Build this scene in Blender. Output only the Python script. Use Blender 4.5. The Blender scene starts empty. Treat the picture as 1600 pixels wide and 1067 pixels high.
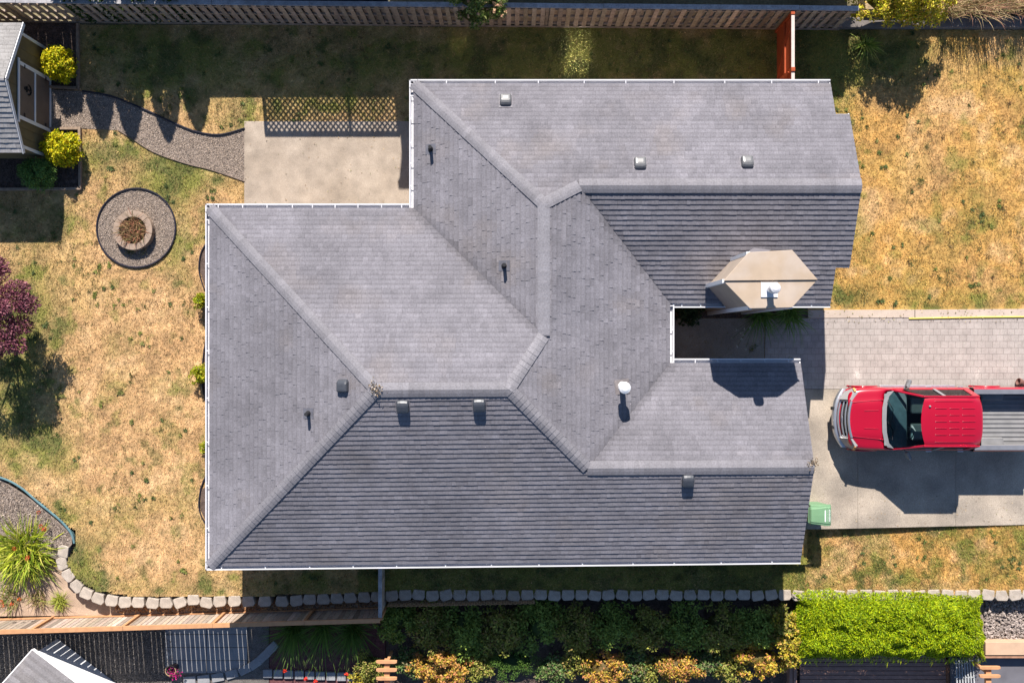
import bpy, math, random
import numpy as np
from mathutils import Vector

# ------------------------------------------------------------------ camera, sky, sun, exposure
scn = bpy.context.scene
COL = scn.collection
S, H = 0.0208, 29.3            # metres per photo pixel on the lawn, flying height
cam_d = bpy.data.cameras.new('camera')
cam_d.sensor_width = 36.0
cam_d.lens = H / S / 1600 * 36.0
cam_d.clip_end = 400
cam = bpy.data.objects.new('camera', cam_d)
COL.objects.link(cam)
cam.location = (0, 0, H)
scn.camera = cam

SUN = Vector((0.10, -1.284, -1.0))          # the way the light travels
w = bpy.data.worlds.new('World')
scn.world = w
w.use_nodes = True
nt = w.node_tree
sky = nt.nodes.new('ShaderNodeTexSky')
sky.sky_type = 'NISHITA'
sky.sun_disc = False
sky.sun_elevation = math.radians(37.8)
sky.sun_rotation = math.radians(-4.5)
sky.air_density = 1.0
sky.dust_density = 0.3
sky.ozone_density = 4.0
nt.links.new(sky.outputs[0], nt.nodes['Background'].inputs[0])
nt.nodes['Background'].inputs[1].default_value = 0.070
sun_d = bpy.data.lights.new('sun', 'SUN')
sun_d.energy = 5.0
sun_d.angle = math.radians(0.45)
sun_d.color = (1.0, 0.94, 0.86)
sun = bpy.data.objects.new('sun', sun_d)
COL.objects.link(sun)
sun.location = (0, 10, 20)
sun.rotation_euler = SUN.to_track_quat('-Z', 'Y').to_euler()
scn.view_settings.view_transform = 'Standard'
scn.view_settings.look = 'None'
scn.view_settings.exposure = 1.02
scn.view_settings.gamma = 1.0
scn.cycles.max_bounces = 6
scn.cycles.transparent_max_bounces = 8
scn.cycles.use_denoising = True
scn.cycles.blur_glossy = 0.0
scn.cycles.sample_clamp_indirect = 0.0

R = random.Random(11)
rng = np.random.default_rng(11)


def P(px, py, h=0.0):
    """photo pixel of a point that stands h metres above the lawn -> its place in the world"""
    k = S * (1 - h / H)
    return ((px - 800) * k, (533.5 - py) * k, h)


# ------------------------------------------------------------------ noise for scattering
_tab = np.random.default_rng(3).random((256, 256))


def vnoise(x, y):
    x = np.asarray(x, float); y = np.asarray(y, float)
    xi = np.floor(x).astype(int); yi = np.floor(y).astype(int)
    fx = x - xi; fy = y - yi
    fx = fx * fx * (3 - 2 * fx); fy = fy * fy * (3 - 2 * fy)
    t = lambda a, b: _tab[a & 255, b & 255]
    return (t(xi, yi) * (1 - fx) + t(xi + 1, yi) * fx) * (1 - fy) + (t(xi, yi + 1) * (1 - fx) + t(xi + 1, yi + 1) * fx) * fy


def fbm(x, y, o=4):
    s = 0; a = 0.5; n = 0
    for i in range(o):
        s = s + a * vnoise(np.asarray(x) * 2 ** i + 17.3 * i, np.asarray(y) * 2 ** i + 9.1 * i); n += a; a *= 0.5
    return s / n


# ------------------------------------------------------------------ materials
MATS = {}


def mat(name, base, rough=0.85, var=0.25, scale=6.0, detail=6.0, spec=0.25, metal=0.0, bump=0.0, bscale=60.0, attr=False,
        speck=0.0, sscale=40.0, coat=0.0, trans=0.0, stretch=None, second=None, sec_scale=1.5):
    if name in MATS:
        return MATS[name]
    m = bpy.data.materials.new(name); m.use_nodes = True
    t = m.node_tree; b = t.nodes['Principled BSDF']
    N = lambda k: t.nodes.new(k)
    L = t.links.new
    co = N('ShaderNodeTexCoord'); vec = co.outputs['Object']
    if stretch:
        mp = N('ShaderNodeMapping'); mp.inputs['Scale'].default_value = stretch; L(vec, mp.inputs[0]); vec = mp.outputs[0]
    if attr:
        at = N('ShaderNodeAttribute'); at.attribute_name = 'Col'; col = at.outputs['Color']
        mx = N('ShaderNodeMix'); mx.data_type = 'RGBA'; mx.blend_type = 'MULTIPLY'; mx.inputs[0].default_value = 1
        mx.inputs[7].default_value = (*base, 1); L(col, mx.inputs[6]); col = mx.outputs[2]
    else:
        rgb = N('ShaderNodeRGB'); rgb.outputs[0].default_value = (*base, 1); col = rgb.outputs[0]
    if second:
        n2 = N('ShaderNodeTexNoise'); n2.inputs['Scale'].default_value = sec_scale; n2.inputs['Detail'].default_value = 7; L(vec, n2.inputs[0])
        r2 = N('ShaderNodeValToRGB'); r2.color_ramp.elements[0].position = 0.42; r2.color_ramp.elements[1].position = 0.62
        L(n2.outputs[0], r2.inputs[0])
        mx = N('ShaderNodeMix'); mx.data_type = 'RGBA'; L(r2.outputs[0], mx.inputs[0]); L(col, mx.inputs[6])
        mx.inputs[7].default_value = (*second, 1); col = mx.outputs[2]

    def mulnoise(col, sc, amt, det):
        n = N('ShaderNodeTexNoise'); n.inputs['Scale'].default_value = sc; n.inputs['Detail'].default_value = det; L(vec, n.inputs[0])
        mr = N('ShaderNodeMapRange'); mr.inputs[1].default_value = 0.25; mr.inputs[2].default_value = 0.75
        mr.inputs[3].default_value = 1 - amt; mr.inputs[4].default_value = 1 + amt; L(n.outputs[0], mr.inputs[0])
        mm = N('ShaderNodeVectorMath'); mm.operation = 'SCALE'; L(col, mm.inputs[0]); L(mr.outputs[0], mm.inputs[3])
        return mm.outputs[0]
    if var:
        col = mulnoise(col, scale, var, detail)
    if speck:
        col = mulnoise(col, sscale, speck, 2)
    L(col, b.inputs['Base Color'])
    b.inputs['Roughness'].default_value = rough
    b.inputs['Specular IOR Level'].default_value = spec
    b.inputs['Metallic'].default_value = metal
    b.inputs['Coat Weight'].default_value = coat
    b.inputs['Coat Roughness'].default_value = 0.08
    if bump:
        n = N('ShaderNodeTexNoise'); n.inputs['Scale'].default_value = bscale; n.inputs['Detail'].default_value = 4; L(vec, n.inputs[0])
        bp = N('ShaderNodeBump'); bp.inputs['Strength'].default_value = bump; bp.inputs['Distance'].default_value = 0.02
        L(n.outputs[0], bp.inputs['Height']); L(bp.outputs[0], b.inputs['Normal'])
    if trans:
        tr = N('ShaderNodeBsdfTranslucent'); L(col, tr.inputs[0])
        ms = N('ShaderNodeMixShader'); ms.inputs[0].default_value = trans
        L(b.outputs[0], ms.inputs[1]); L(tr.outputs[0], ms.inputs[2]); L(ms.outputs[0], t.nodes['Material Output'].inputs[0])
    MATS[name] = m
    return m


def glass(name, tint, mixf=0.25, rough=0.03):
    m = bpy.data.materials.new(name); m.use_nodes = True
    t = m.node_tree; t.nodes.remove(t.nodes['Principled BSDF'])
    a = t.nodes.new('ShaderNodeBsdfTransparent'); a.inputs[0].default_value = (*tint, 1)
    g = t.nodes.new('ShaderNodeBsdfGlossy'); g.inputs['Roughness'].default_value = rough
    fr = t.nodes.new('ShaderNodeLayerWeight'); fr.inputs[0].default_value = mixf
    ms = t.nodes.new('ShaderNodeMixShader')
    t.links.new(fr.outputs['Fresnel'], ms.inputs[0]); t.links.new(a.outputs[0], ms.inputs[1]); t.links.new(g.outputs[0], ms.inputs[2])
    t.links.new(ms.outputs[0], t.nodes['Material Output'].inputs[0])
    return m


# ------------------------------------------------------------------ mesh builder (all coordinates in world space)
ROOT = {}


def origin_of(o):
    while o is not None:
        if o.name in ROOT:
            return ROOT[o.name]
        o = o.parent
    return Vector((0, 0, 0))


def tag(o, label=None, cat=None, group=None, kind=None):
    if label: o['label'] = label
    if cat: o['category'] = cat
    if group: o['group'] = group
    if kind: o['kind'] = kind
    return o


def thing(name, loc, label, cat, group=None):
    o = bpy.data.objects.new(name, None); COL.objects.link(o)
    o.location = loc; o.empty_display_size = 0.2
    ROOT[o.name] = Vector(loc)
    return tag(o, label, cat, group)


def copy_tree(o, parent=None):
    c = o.copy(); COL.objects.link(c)
    if parent is not None: c.parent = parent
    for ch in list(o.children): copy_tree(ch, c)
    return c


class MB:
    def __init__(s):
        s.v = []; s.f = []; s.c = []

    def poly(s, pts, col=(1, 1, 1)):
        i = len(s.v); s.v += [tuple(p) for p in pts]; s.f.append(tuple(range(i, i + len(pts)))); s.c.append(col)

    def grid(s, rows, col=(1, 1, 1), closed=False):
        """rows of points, neighbours joined by quads"""
        i = len(s.v); n = len(rows[0])
        for r in rows: s.v += [tuple(p) for p in r]
        for a in range(len(rows) - 1):
            for b in range(n - (0 if closed else 1)):
                c = (b + 1) % n
                s.f.append((i + a * n + b, i + a * n + c, i + (a + 1) * n + c, i + (a + 1) * n + b)); s.c.append(col)

    def prism(s, pts, z0, z1, col=(1, 1, 1), top=None):
        n = len(pts)
        area = sum(pts[k][0] * pts[(k + 1) % n][1] - pts[(k + 1) % n][0] * pts[k][1] for k in range(n))
        if area < 0: pts = pts[::-1]
        tp = top if top else pts
        if top and area < 0: tp = top[::-1]
        i = len(s.v)
        s.v += [(p[0], p[1], z0) for p in pts] + [(p[0], p[1], z1) for p in tp]
        s.f.append(tuple(i + n - 1 - k for k in range(n))); s.c.append(col)
        s.f.append(tuple(i + n + k for k in range(n))); s.c.append(col)
        for k in range(n):
            j = (k + 1) % n
            s.f.append((i + k, i + j, i + n + j, i + n + k)); s.c.append(col)

    def box(s, x0, x1, y0, y1, z0, z1, col=(1, 1, 1)):
        s.prism([(x0, y0), (x1, y0), (x1, y1), (x0, y1)], z0, z1, col)

    def bar(s, a, b, wd, ht, col=(1, 1, 1), up=(0, 0, 1)):
        a = Vector(a); b = Vector(b); d = (b - a).normalized(); up = Vector(up)
        if abs(d.dot(up)) > 0.98: up = Vector((1, 0, 0))
        sd = d.cross(up).normalized(); u2 = sd.cross(d).normalized()
        q = [(-1, -1), (1, -1), (1, 1), (-1, 1)]
        i = len(s.v)
        for p in (a, b):
            for (m, n) in q: s.v.append(tuple(p + sd * (m * wd / 2) + u2 * (n * ht / 2)))
        for f in ((3, 2, 1, 0), (4, 5, 6, 7), (0, 1, 5, 4), (1, 2, 6, 5), (2, 3, 7, 6), (3, 0, 4, 7)):
            s.f.append(tuple(i + k for k in f)); s.c.append(col)

    def tube(s, pts, r, n=6, col=(1, 1, 1)):
        pts = [Vector(p) for p in pts]; rows = []
        for k, p in enumerate(pts):
            d = (pts[min(k + 1, len(pts) - 1)] - pts[max(k - 1, 0)]).normalized()
            up = Vector((0, 0, 1)) if abs(d.z) < 0.9 else Vector((1, 0, 0))
            a = d.cross(up).normalized(); b = d.cross(a)
            rr = r[k] if isinstance(r, (list, tuple)) else r
            rows.append([tuple(p + a * (rr * math.cos(2 * math.pi * j / n)) + b * (rr * math.sin(2 * math.pi * j / n))) for j in range(n)])
        s.grid(rows, col, closed=True)
        s.poly(rows[0][::-1], col); s.poly(rows[-1], col)

    def lathe(s, x, y, prof, n=20, col=(1, 1, 1)):
        rows = [[(x + r * math.cos(2 * math.pi * j / n), y + r * math.sin(2 * math.pi * j / n), z) for j in range(n)] for r, z in prof]
        s.grid(rows, col, closed=True)
        if prof[-1][0] > 0.002: s.poly(rows[-1], col)
        if prof[0][0] > 0.002: s.poly(rows[0][::-1], col)

    def build(s, name, m, parent=None, smooth=False, bevel=0.0, kind=None, seg=2):
        o0 = origin_of(parent)
        me = bpy.data.meshes.new(name)
        me.from_pydata([(v[0] - o0.x, v[1] - o0.y, v[2] - o0.z) for v in s.v], [], s.f)
        at = me.color_attributes.new('Col', 'FLOAT_COLOR', 'CORNER')
        arr = np.ones((len(me.loops), 4), np.float32)
        ln = np.array([len(f) for f in s.f]); arr[:, :3] = np.repeat(np.array(s.c, np.float32), ln, axis=0)
        at.data.foreach_set('color', arr.ravel())
        me.materials.append(m)
        if smooth: me.polygons.foreach_set('use_smooth', [True] * len(me.polygons))
        o = bpy.data.objects.new(name, me); COL.objects.link(o)
        if parent is not None: o.parent = parent
        if kind: o['kind'] = kind
        if bevel:
            b = o.modifiers.new('edges', 'BEVEL'); b.width = bevel; b.segments = seg; b.limit_method = 'ANGLE'
        return o


def top_mesh(name, mb, m, label, cat, group=None, kind=None, loc=None, **k):
    """a thing (or a sheet of the setting) that is one mesh"""
    vs = np.array(mb.v)
    if loc is None:
        loc = (float(vs[:, 0].mean()), float(vs[:, 1].mean()), float(vs[:, 2].min())) if kind != 'structure' else (0, 0, 0)
    mb.v = [(v[0] - loc[0], v[1] - loc[1], v[2] - loc[2]) for v in mb.v]
    o = mb.build(name, m, None, **k); o.location = loc
    return tag(o, label, cat, group, kind)


def npmesh(name, verts, cols, m, parent=None, kind=None):
    """verts (N,k,3): N separate faces of k corners, cols (N,3)"""
    N, k, _ = verts.shape
    o0 = origin_of(parent)
    v = (verts - np.array([o0.x, o0.y, o0.z])).reshape(-1, 3).astype(np.float32)
    me = bpy.data.meshes.new(name)
    me.vertices.add(N * k); me.vertices.foreach_set('co', v.ravel())
    me.loops.add(N * k); me.loops.foreach_set('vertex_index', np.arange(N * k, dtype=np.int32))
    me.polygons.add(N); me.polygons.foreach_set('loop_start', np.arange(0, N * k, k, dtype=np.int32))
    me.polygons.foreach_set('loop_total', np.full(N, k, np.int32))
    at = me.color_attributes.new('Col', 'FLOAT_COLOR', 'POINT')
    c = np.ones((N, k, 4), np.float32); c[:, :, :3] = cols[:, None, :]
    at.data.foreach_set('color', c.ravel())
    me.materials.append(m); me.update(calc_edges=True); me.validate()
    o = bpy.data.objects.new(name, me); COL.objects.link(o)
    if parent is not None: o.parent = parent
    if kind: o['kind'] = kind
    return o


# ------------------------------------------------------------------ foliage
def unit(a):
    return a / np.maximum(np.linalg.norm(a, axis=1, keepdims=True), 1e-9)


def leaf_faces(c, out, L, Wd, up=0.5, rnd=0.8):
    """diamond leaves at c that point along out, flat side mostly up"""
    n = len(c)
    ax = unit(out + rng.normal(0, rnd, (n, 3)))
    nr = unit(out * 0.6 + np.array([0, 0, up]) + rng.normal(0, 0.45, (n, 3)))
    sd = unit(np.cross(ax, nr)); nr = np.cross(sd, ax)
    l = (L * rng.uniform(0.65, 1.25, n))[:, None]; wd = (Wd * rng.uniform(0.7, 1.2, n))[:, None]
    a = c - ax * l * 0.5; t = c + ax * l * 0.5 - nr * l * 0.12; mid = c + nr * l * 0.06
    return np.stack([a, mid + sd * wd * 0.5, t, mid - sd * wd * 0.5], 1)


def palette(n, pal, jit=0.18):
    pal = np.array(pal); c = pal[rng.integers(0, len(pal), n)]
    return np.clip(c * (1 + rng.normal(0, jit, (n, 1))), 0.004, 0.95)


LEAF = None


def shrub_mesh(cx, cy, z0, rx, ry, ht, n, L, Wd, pal, lumps=26, lr=0.33, flat=0.0, name='foliage', parent=None, up=0.5, core=True, lump_pal=None, rnd=0.8, tight=(.5, 1.05)):
    """a lumpy crown: leaves set on many small domes that together make one uneven dome"""
    th = rng.uniform(0, 2 * np.pi, lumps); u = rng.uniform(-0.25, 1, lumps)
    u = u * (1 - flat) + flat * (0.75 + 0.25 * u)
    rad = np.sqrt(np.maximum(0, 1 - (u * (1 - flat)) ** 2)) * (np.sqrt(rng.uniform(0.05, 1, lumps)) if flat else 1)
    k = rng.uniform(tight[0], tight[1], lumps)
    lc = np.stack([cx + rx * rad * np.cos(th) * k, cy + ry * rad * np.sin(th) * k, z0 + ht * (0.42 + 0.5 * u * rng.uniform(.75, 1.05, lumps) * .9)], 1)
    sz = lr * min(rx, ry) * rng.uniform(0.7, 1.3, lumps)
    w_ = sz ** 2 / (sz ** 2).sum()
    idx = rng.choice(lumps, n, p=w_)
    d = unit(rng.normal(0, 1, (n, 3)) + np.array([0, 0, 0.55]))
    c = lc[idx] + d * (sz[idx] * rng.uniform(0.55, 1.08, n))[:, None] * np.array([1, 1, min(1.0, ht / max(rx, ry) * 1.1)])
    c[:, 2] = np.maximum(c[:, 2], z0 + 0.03)
    cols = palette(n, pal)
    if lump_pal is not None:
        cols = cols * np.array(lump_pal)[rng.integers(0, len(lump_pal), lumps)][idx]
    faces = leaf_faces(c, d, L, Wd, up, rnd)
    o = npmesh(name, faces, cols, LEAF, parent)
    if core:
        mb = MB(); rows = []
        for a in range(7):
            ph = -0.3 + a / 6 * (math.pi / 2 + 0.3)
            rows.append([(cx + rx * .55 * math.cos(ph) * math.cos(t) * (1 + .12 * math.sin(3 * t + a)), cy + ry * .55 * math.cos(ph) * math.sin(t) * (1 + .12 * math.sin(3 * t + a)),
                          z0 + ht * (0.30 + 0.30 * math.sin(ph))) for t in [2 * math.pi * j / 14 for j in range(14)]])
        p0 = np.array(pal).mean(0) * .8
        mb.grid(rows, tuple(p0 * np.array((.3, .35, .4))), closed=True)  # solid core that blocks see-through, leaf colour darkened as the crown's inner shade
        mb.build('dark_core', LEAF, parent)
    return o


def shrub(name, px, py, ht, rx, ry, n, L, Wd, pal, label, cat='shrub', group=None, z0=0.0, stems=True, zref=None, **k):
    """px,py: where the middle of the crown shows in the photo (at 60% of its height)"""
    x, y, _ = P(px, py, z0 + ht * 0.6 if zref is None else zref)
    t = thing(name, (x, y, z0), label, cat, group)
    shrub_mesh(x, y, z0, rx, ry, ht, n, L, Wd, pal, parent=t, **k)
    if stems:
        mb = MB()
        for i in range(5):
            a = i * 1.3 + R.random()
            mb.tube([(x + .04 * math.cos(a), y + .04 * math.sin(a), z0 - .02), (x + rx * .3 * math.cos(a), y + ry * .3 * math.sin(a), z0 + ht * .35), (x + rx * .55 * math.cos(a), y + ry * .55 * math.sin(a), z0 + ht * .6)], [.022, .014, .006], 5)
        mb.build('stems', M_bark, t)
    return t


def strap_faces(x, y, z0, n, L, Wd, spread, pal, arch=0.8, base_r=0.1, lean=(0, 0), seg=4):
    """arching strap leaves from one crown: (faces, colours)"""
    th = rng.uniform(0, 2 * np.pi, n); el = rng.uniform(0.15, 1.0, n) ** 0.8 * spread
    l = L * rng.uniform(0.6, 1.15, n); ar = arch * rng.uniform(.6, 1.3, n)
    br = base_r * np.sqrt(rng.random(n)); bt = rng.uniform(0, 2 * np.pi, n)
    base = np.stack([x + br * np.cos(bt), y + br * np.sin(bt), np.full(n, z0)], 1)
    dirx = np.cos(th) * np.sin(el) + lean[0]; diry = np.sin(th) * np.sin(el) + lean[1]; dirz = np.cos(el)
    hor = np.stack([dirx, diry, np.zeros(n)], 1)
    pts = []
    for s_ in np.linspace(0, 1, seg + 1):
        p = base + hor * (l * s_)[:, None] * (1 + .35 * s_ * ar)[:, None]
        p[:, 2] += l * (dirz * s_ - ar * .55 * s_ ** 2.4 * np.sin(np.minimum(el + .2, 1.4)))
        p[:, 2] = np.maximum(p[:, 2], z0 + .02)
        pts.append(p)
    sd = unit(np.stack([-np.sin(th), np.cos(th), rng.normal(0, .5, n)], 1))
    wid = Wd * rng.uniform(.7, 1.25, n)
    F = []; C = []
    cols = palette(n, pal, .15)
    for i in range(seg):
        w0 = (wid * (1 - (i / seg) ** 2) * .5)[:, None]; w1 = (wid * max(.06, 1 - ((i + 1) / seg) ** 2) * .5)[:, None]
        F.append(np.stack([pts[i] - sd * w0, pts[i] + sd * w0, pts[i + 1] + sd * w1, pts[i + 1] - sd * w1], 1)); C.append(cols)
    return np.concatenate(F), np.concatenate(C)


LEAF = mat('leaf', (1, 1, 1), rough=0.6, var=0.12, scale=3, attr=True, spec=0.25, trans=0.22)
M_bark = mat('bark', (.12, .08, .055), rough=.9, var=.3, scale=20)

# ------------------------------------------------------------------ the ground
def inpoly(x, y, poly):
    x = np.asarray(x); y = np.asarray(y); r = np.zeros(x.shape, bool); n = len(poly)
    for i in range(n):
        (x1, y1), (x2, y2) = poly[i][:2], poly[(i + 1) % n][:2]
        c = ((y1 > y) != (y2 > y)) & (x < (x2 - x1) * (y - y1) / (y2 - y1 + 1e-12) + x1)
        r ^= c
    return r


def PX(pts, h=0.0):
    return [P(a, b, h)[:2] for a, b in pts]


M_soil = mat('soil', (.13, .10, .075), rough=.95, var=.35, scale=3, speck=.35, sscale=30, bump=.5, bscale=30)
M_sand = mat('sandy_soil', (.36, .26, .19), rough=.95, var=.25, scale=2.5, speck=.2, sscale=35, bump=.4, bscale=40)
M_mulch = mat('mulch', (.10, .07, .058), rough=.95, var=.4, scale=6, speck=.5, sscale=35, bump=.8, bscale=40)
M_gravelbase = mat('gravel_base', (.21, .165, .135), rough=.95, var=.3, scale=8, speck=.5, sscale=40, bump=.6, bscale=45)
M_conc = mat('patio_concrete', (.35, .288, .232), rough=.9, var=.22, scale=2.2, detail=10, speck=.2, sscale=48, bump=.4, bscale=70, second=(.29, .235, .185), sec_scale=.75)
M_drive = mat('drive_concrete', (.37, .31, .25), rough=.9, var=.2, scale=1.1, detail=9, speck=.32, sscale=42, bump=.5, bscale=60, second=(.27, .23, .19), sec_scale=.8)
M_kerb = mat('kerb_concrete', (.43, .35, .29), rough=.9, var=.12, scale=2, speck=.12, sscale=50)
M_slab = mat('slab_concrete', (.24, .24, .25), rough=.9, var=.15, scale=2, speck=.15, sscale=50)
M_chip = mat('stone_chip', (1, 1, 1), rough=.9, var=.15, scale=9, attr=True)
M_ground = mat('ground_earth', (.16, .135, .08), rough=.95, var=.35, scale=.8, speck=.3, sscale=14)

mb = MB(); mb.poly([(-300, -300, -1.0), (300, -300, -1.0), (300, 300, -1.0), (-300, 300, -1.0)])
top_mesh('ground', mb, M_ground, None, None, kind='structure')
mb = MB(); mb.prism([(-60, 10.22), (10.9, 10.22), (10.9, 60), (-60, 60)], -.99, -.012); top_mesh('ground', mb, M_ground, None, None, kind='structure')

# outlines, in photo pixels
PATH = [(78, 141), (130, 143), (175, 151), (225, 171), (275, 194), (310, 207), (345, 211), (383, 201), (383, 284), (330, 266), (290, 256), (240, 238), (205, 216), (185, 204), (125, 201), (78, 201)]
PATIO = [(382, 190), (672, 190), (672, 352), (382, 352)]
BED_SHED = [(-60, 36), (123, 36), (123, 141), (78, 141), (78, 200), (126, 200), (127, 296), (-60, 297)]
BED_LEFT = [(-80, 735), (0, 745), (32, 760), (62, 785), (95, 812), (114, 834), (113, 852), (92, 876), (98, 897), (118, 917), (150, 934), (215, 944), (300, 946), (400, 944), (600, 938), (600, 962), (-80, 968)]
RING_C, RING_R = (213.5, 356.5), 61.5
BED_HOUSE = [(312, 395), (318, 380), (345, 370), (345, 470), (318, 440)]
BEDS_WEST = [[(322, 383), (345, 383), (345, 452), (322, 452), (313, 425), (314, 398)], [(345, 535), (345, 625), (322, 625), (317, 595), (319, 555)], [(345, 745), (345, 815), (322, 815), (313, 795), (314, 765)]]
DRIVE = [(1235, 480), (1720, 478), (1720, 817), (1235, 827)]
LAWN = [(-80, 38), (1720, 46), (1720, 486), (1262, 488), (1262, 826), (1262, 880), (640, 880), (640, 924), (380, 931), (215, 932), (150, 922), (118, 902), (104, 880), (120, 852), (118, 830), (62, 782), (0, 743), (-80, 735)]
HOUSE = [(-2.4, 7.1), (9.0, 7.1), (9.0, 1.6), (4.15, 1.6), (4.15, -1.1), (8.1, -1.1), (8.1, -5.95), (-8.4, -6.1), (-8.4, 3.45), (-2.4, 3.45)]


def smooth(a, lo, hi):
    t = np.clip((a - lo) / (hi - lo), 0, 1); return t * t * (3 - 2 * t)


BLOBS = [(880, 85, 210, 55, .85), (1060, 95, 190, 50, .55), (720, 95, 120, 50, .45), (200, 85, 120, 55, .85), (330, 110, 90, 60, .45), (470, 95, 110, 50, .45), (580, 110, 60, 50, .4), (470, 170, 70, 30, .3), (1250, 110, 80, 60, .7), (1370, 80, 90, 45, .55),
         (300, 262, 75, 30, .75), (185, 235, 75, 26, .5), (140, 250, 40, 30, .4), (250, 300, 60, 30, .45), (275, 400, 22, 40, .5), (45, 350, 60, 50, .55), (50, 480, 45, 60, .62), (20, 560, 60, 90, .8), (20, 660, 70, 60, .5), (60, 700, 50, 40, .35),
         (120, 875, 26, 45, .75), (150, 910, 45, 18, .6), (250, 920, 120, 14, .35), (100, 790, 40, 25, .35), (480, 915, 130, 30, .7), (380, 195, 30, 22, .45),
         (1500, 470, 70, 22, .55), (1345, 455, 60, 30, .3), (1320, 210, 26, 60, .42), (1325, 330, 18, 60, .4), (1540, 340, 70, 40, .18), (1320, 470, 40, 20, .4)]


def lawn_green(X, Y):
    px = X / S + 800; py = 533.5 - Y / S
    big = fbm(X * .55 + 3, Y * .55 + 8, 4); mid = fbm(X * 2.1, Y * 2.1, 3); fine = fbm(X * 5.5 + 30, Y * 5.5, 2)
    g = smooth(big, .52, .76) * .32 + smooth(mid, .60, .74) * .42 + smooth(fine, .66, .80) * .18
    for (a, b, rx, ry, k) in BLOBS:
        d = ((px - a) / rx) ** 2 + ((py - b) / ry) ** 2
        g = g + k * np.exp(-d) * (.45 + 1.1 * mid)
    se = (py > 815) & (px > 1220)
    g = np.where(se, g * .7 + smooth(fbm(X * 1.1 + 50, Y * 1.1, 3), .42, .62) * .4 + smooth(mid, .5, .66) * .3 + smooth(fine, .5, .7) * .2, g)
    strip = (py > 870) & (px < 1262) & (px > 560)
    g = np.where(strip, g + .8, g)
    return np.clip(g, 0, .86)


TAN_W = np.array((.50, .308, .148)); TAN_E = np.array((.50, .282, .085)); GRN = np.array((.17, .185, .035)); DGRN = np.array((.075, .105, .022)); BRN = np.array((.27, .155, .075)); STRAW = np.array((.60, .40, .215))


def lawn_colour(X, Y, g):
    px = (X / S + 800)
    e = smooth(px, 900, 1300) * (1 - .45 * smooth(fbm(X * .45 + 7, Y * .45, 3), .45, .6))
    base = TAN_W * (1 - e)[:, None] + TAN_E * e[:, None]
    t = fbm(X * 1.3 + 70, Y * 1.3 + 4, 4)
    a = smooth(t, .52, .72)[:, None] * .30
    base = base * (1 - a) + BRN * a
    a = smooth(1 - t, .54, .72)[:, None] * .45
    base = base * (1 - a) + STRAW * a
    a = .7 * (smooth(fbm(X * .7 + 90, Y * .7 + 40, 3), .52, .68) * .22)[:, None]
    base = base * (1 - a) + np.array((.38, .30, .06)) * a
    base = base * (1 + .9 * (fbm(X * 7 + 3, Y * 7 + 21, 3) - .5) + .6 * (fbm(X * 17, Y * 17 + 5, 2) - .5))[:, None]
    gg = g[:, None]
    deep = smooth(fbm(X * 1.9 + 11, Y * 1.9 + 5, 3), .45, .65)[:, None]
    green = GRN * (1 - deep) + DGRN * deep
    return base * (1 - gg) + green * gg


LAWN_XY = PX(LAWN)


def free_lawn(X, Y):
    px = X / S + 800; py = 533.5 - Y / S
    ok = np.ones(X.shape, bool)
    for q in (PATH, PATIO, BED_SHED, DRIVE):
        ok &= ~inpoly(px, py, q)
    for q in BEDS_WEST: ok &= ~inpoly(px, py, q)
    ok &= ~inpoly(X, Y, HOUSE)
    ok &= ((px - RING_C[0]) ** 2 + (py - RING_C[1]) ** 2) > RING_R ** 2
    return ok


def south_z(px):
    """the strip south of house and driveway falls away under the driveway's edge and comes back up towards the street"""
    px = np.asarray(px, float)
    return np.where(px < 1250, -.28 * smooth(px, 640, 1200), -.28 * (1 - np.clip((px - 1250) / 350, 0, 1)) - .0)


M_lawn = mat('lawn_turf', (1, 1, 1), rough=.95, var=.18, scale=12, detail=8, attr=True, speck=.3, sscale=38, bump=.6, bscale=45)
M_blade = mat('grass_blade', (1, 1, 1), rough=.7, var=.1, scale=10, attr=True, trans=.2)


def sheet(name, x0, x1, y0, y1, st, keep, zf, colf, m):
    xs = np.arange(x0, x1, st); ys = np.arange(y0, y1, st)
    cx, cy = np.meshgrid(xs, ys); cx = cx.ravel(); cy = cy.ravel()
    k = keep(cx + st / 2, cy + st / 2); cx = cx[k]; cy = cy[k]
    c = np.stack([np.stack([cx, cy], 1), np.stack([cx + st, cy], 1), np.stack([cx + st, cy + st], 1), np.stack([cx, cy + st], 1)], 1)
    z = zf(c[:, :, 0], c[:, :, 1])[:, :, None]
    me_o = npmesh(name, np.concatenate([c, z], 2), np.ones((len(c), 3)), m)
    col = np.ones((len(c) * 4, 4), np.float32); X = c[:, :, 0].ravel(); Y = c[:, :, 1].ravel(); col[:, :3] = colf(X, Y)
    me_o.data.color_attributes['Col'].data.foreach_set('color', col.ravel())
    return tag(me_o, kind='structure')


sheet('lawn', -18.5, 19.2, -8.6, 10.3, .08, lambda X, Y: inpoly(X, Y, LAWN_XY) & ~inpoly(X, Y, HOUSE), lambda X, Y: X * 0, lambda X, Y: lawn_colour(X, Y, lawn_green(X, Y)) * .92, M_lawn)


def south_keep(X, Y):
    px = X / S + 800; py = 533.5 - Y / S
    return (px > 640) & (px < 1720) & (py < 931) & (py > np.where(px < 1262, 855, 800))


sheet('lawn', -3.4, 19.2, -8.35, -5.5, .08, south_keep, lambda X, Y: south_z(X / S + 800) - .004, lambda X, Y: lawn_colour(X, Y, lawn_green(X, Y)) * .92, M_lawn)


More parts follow.
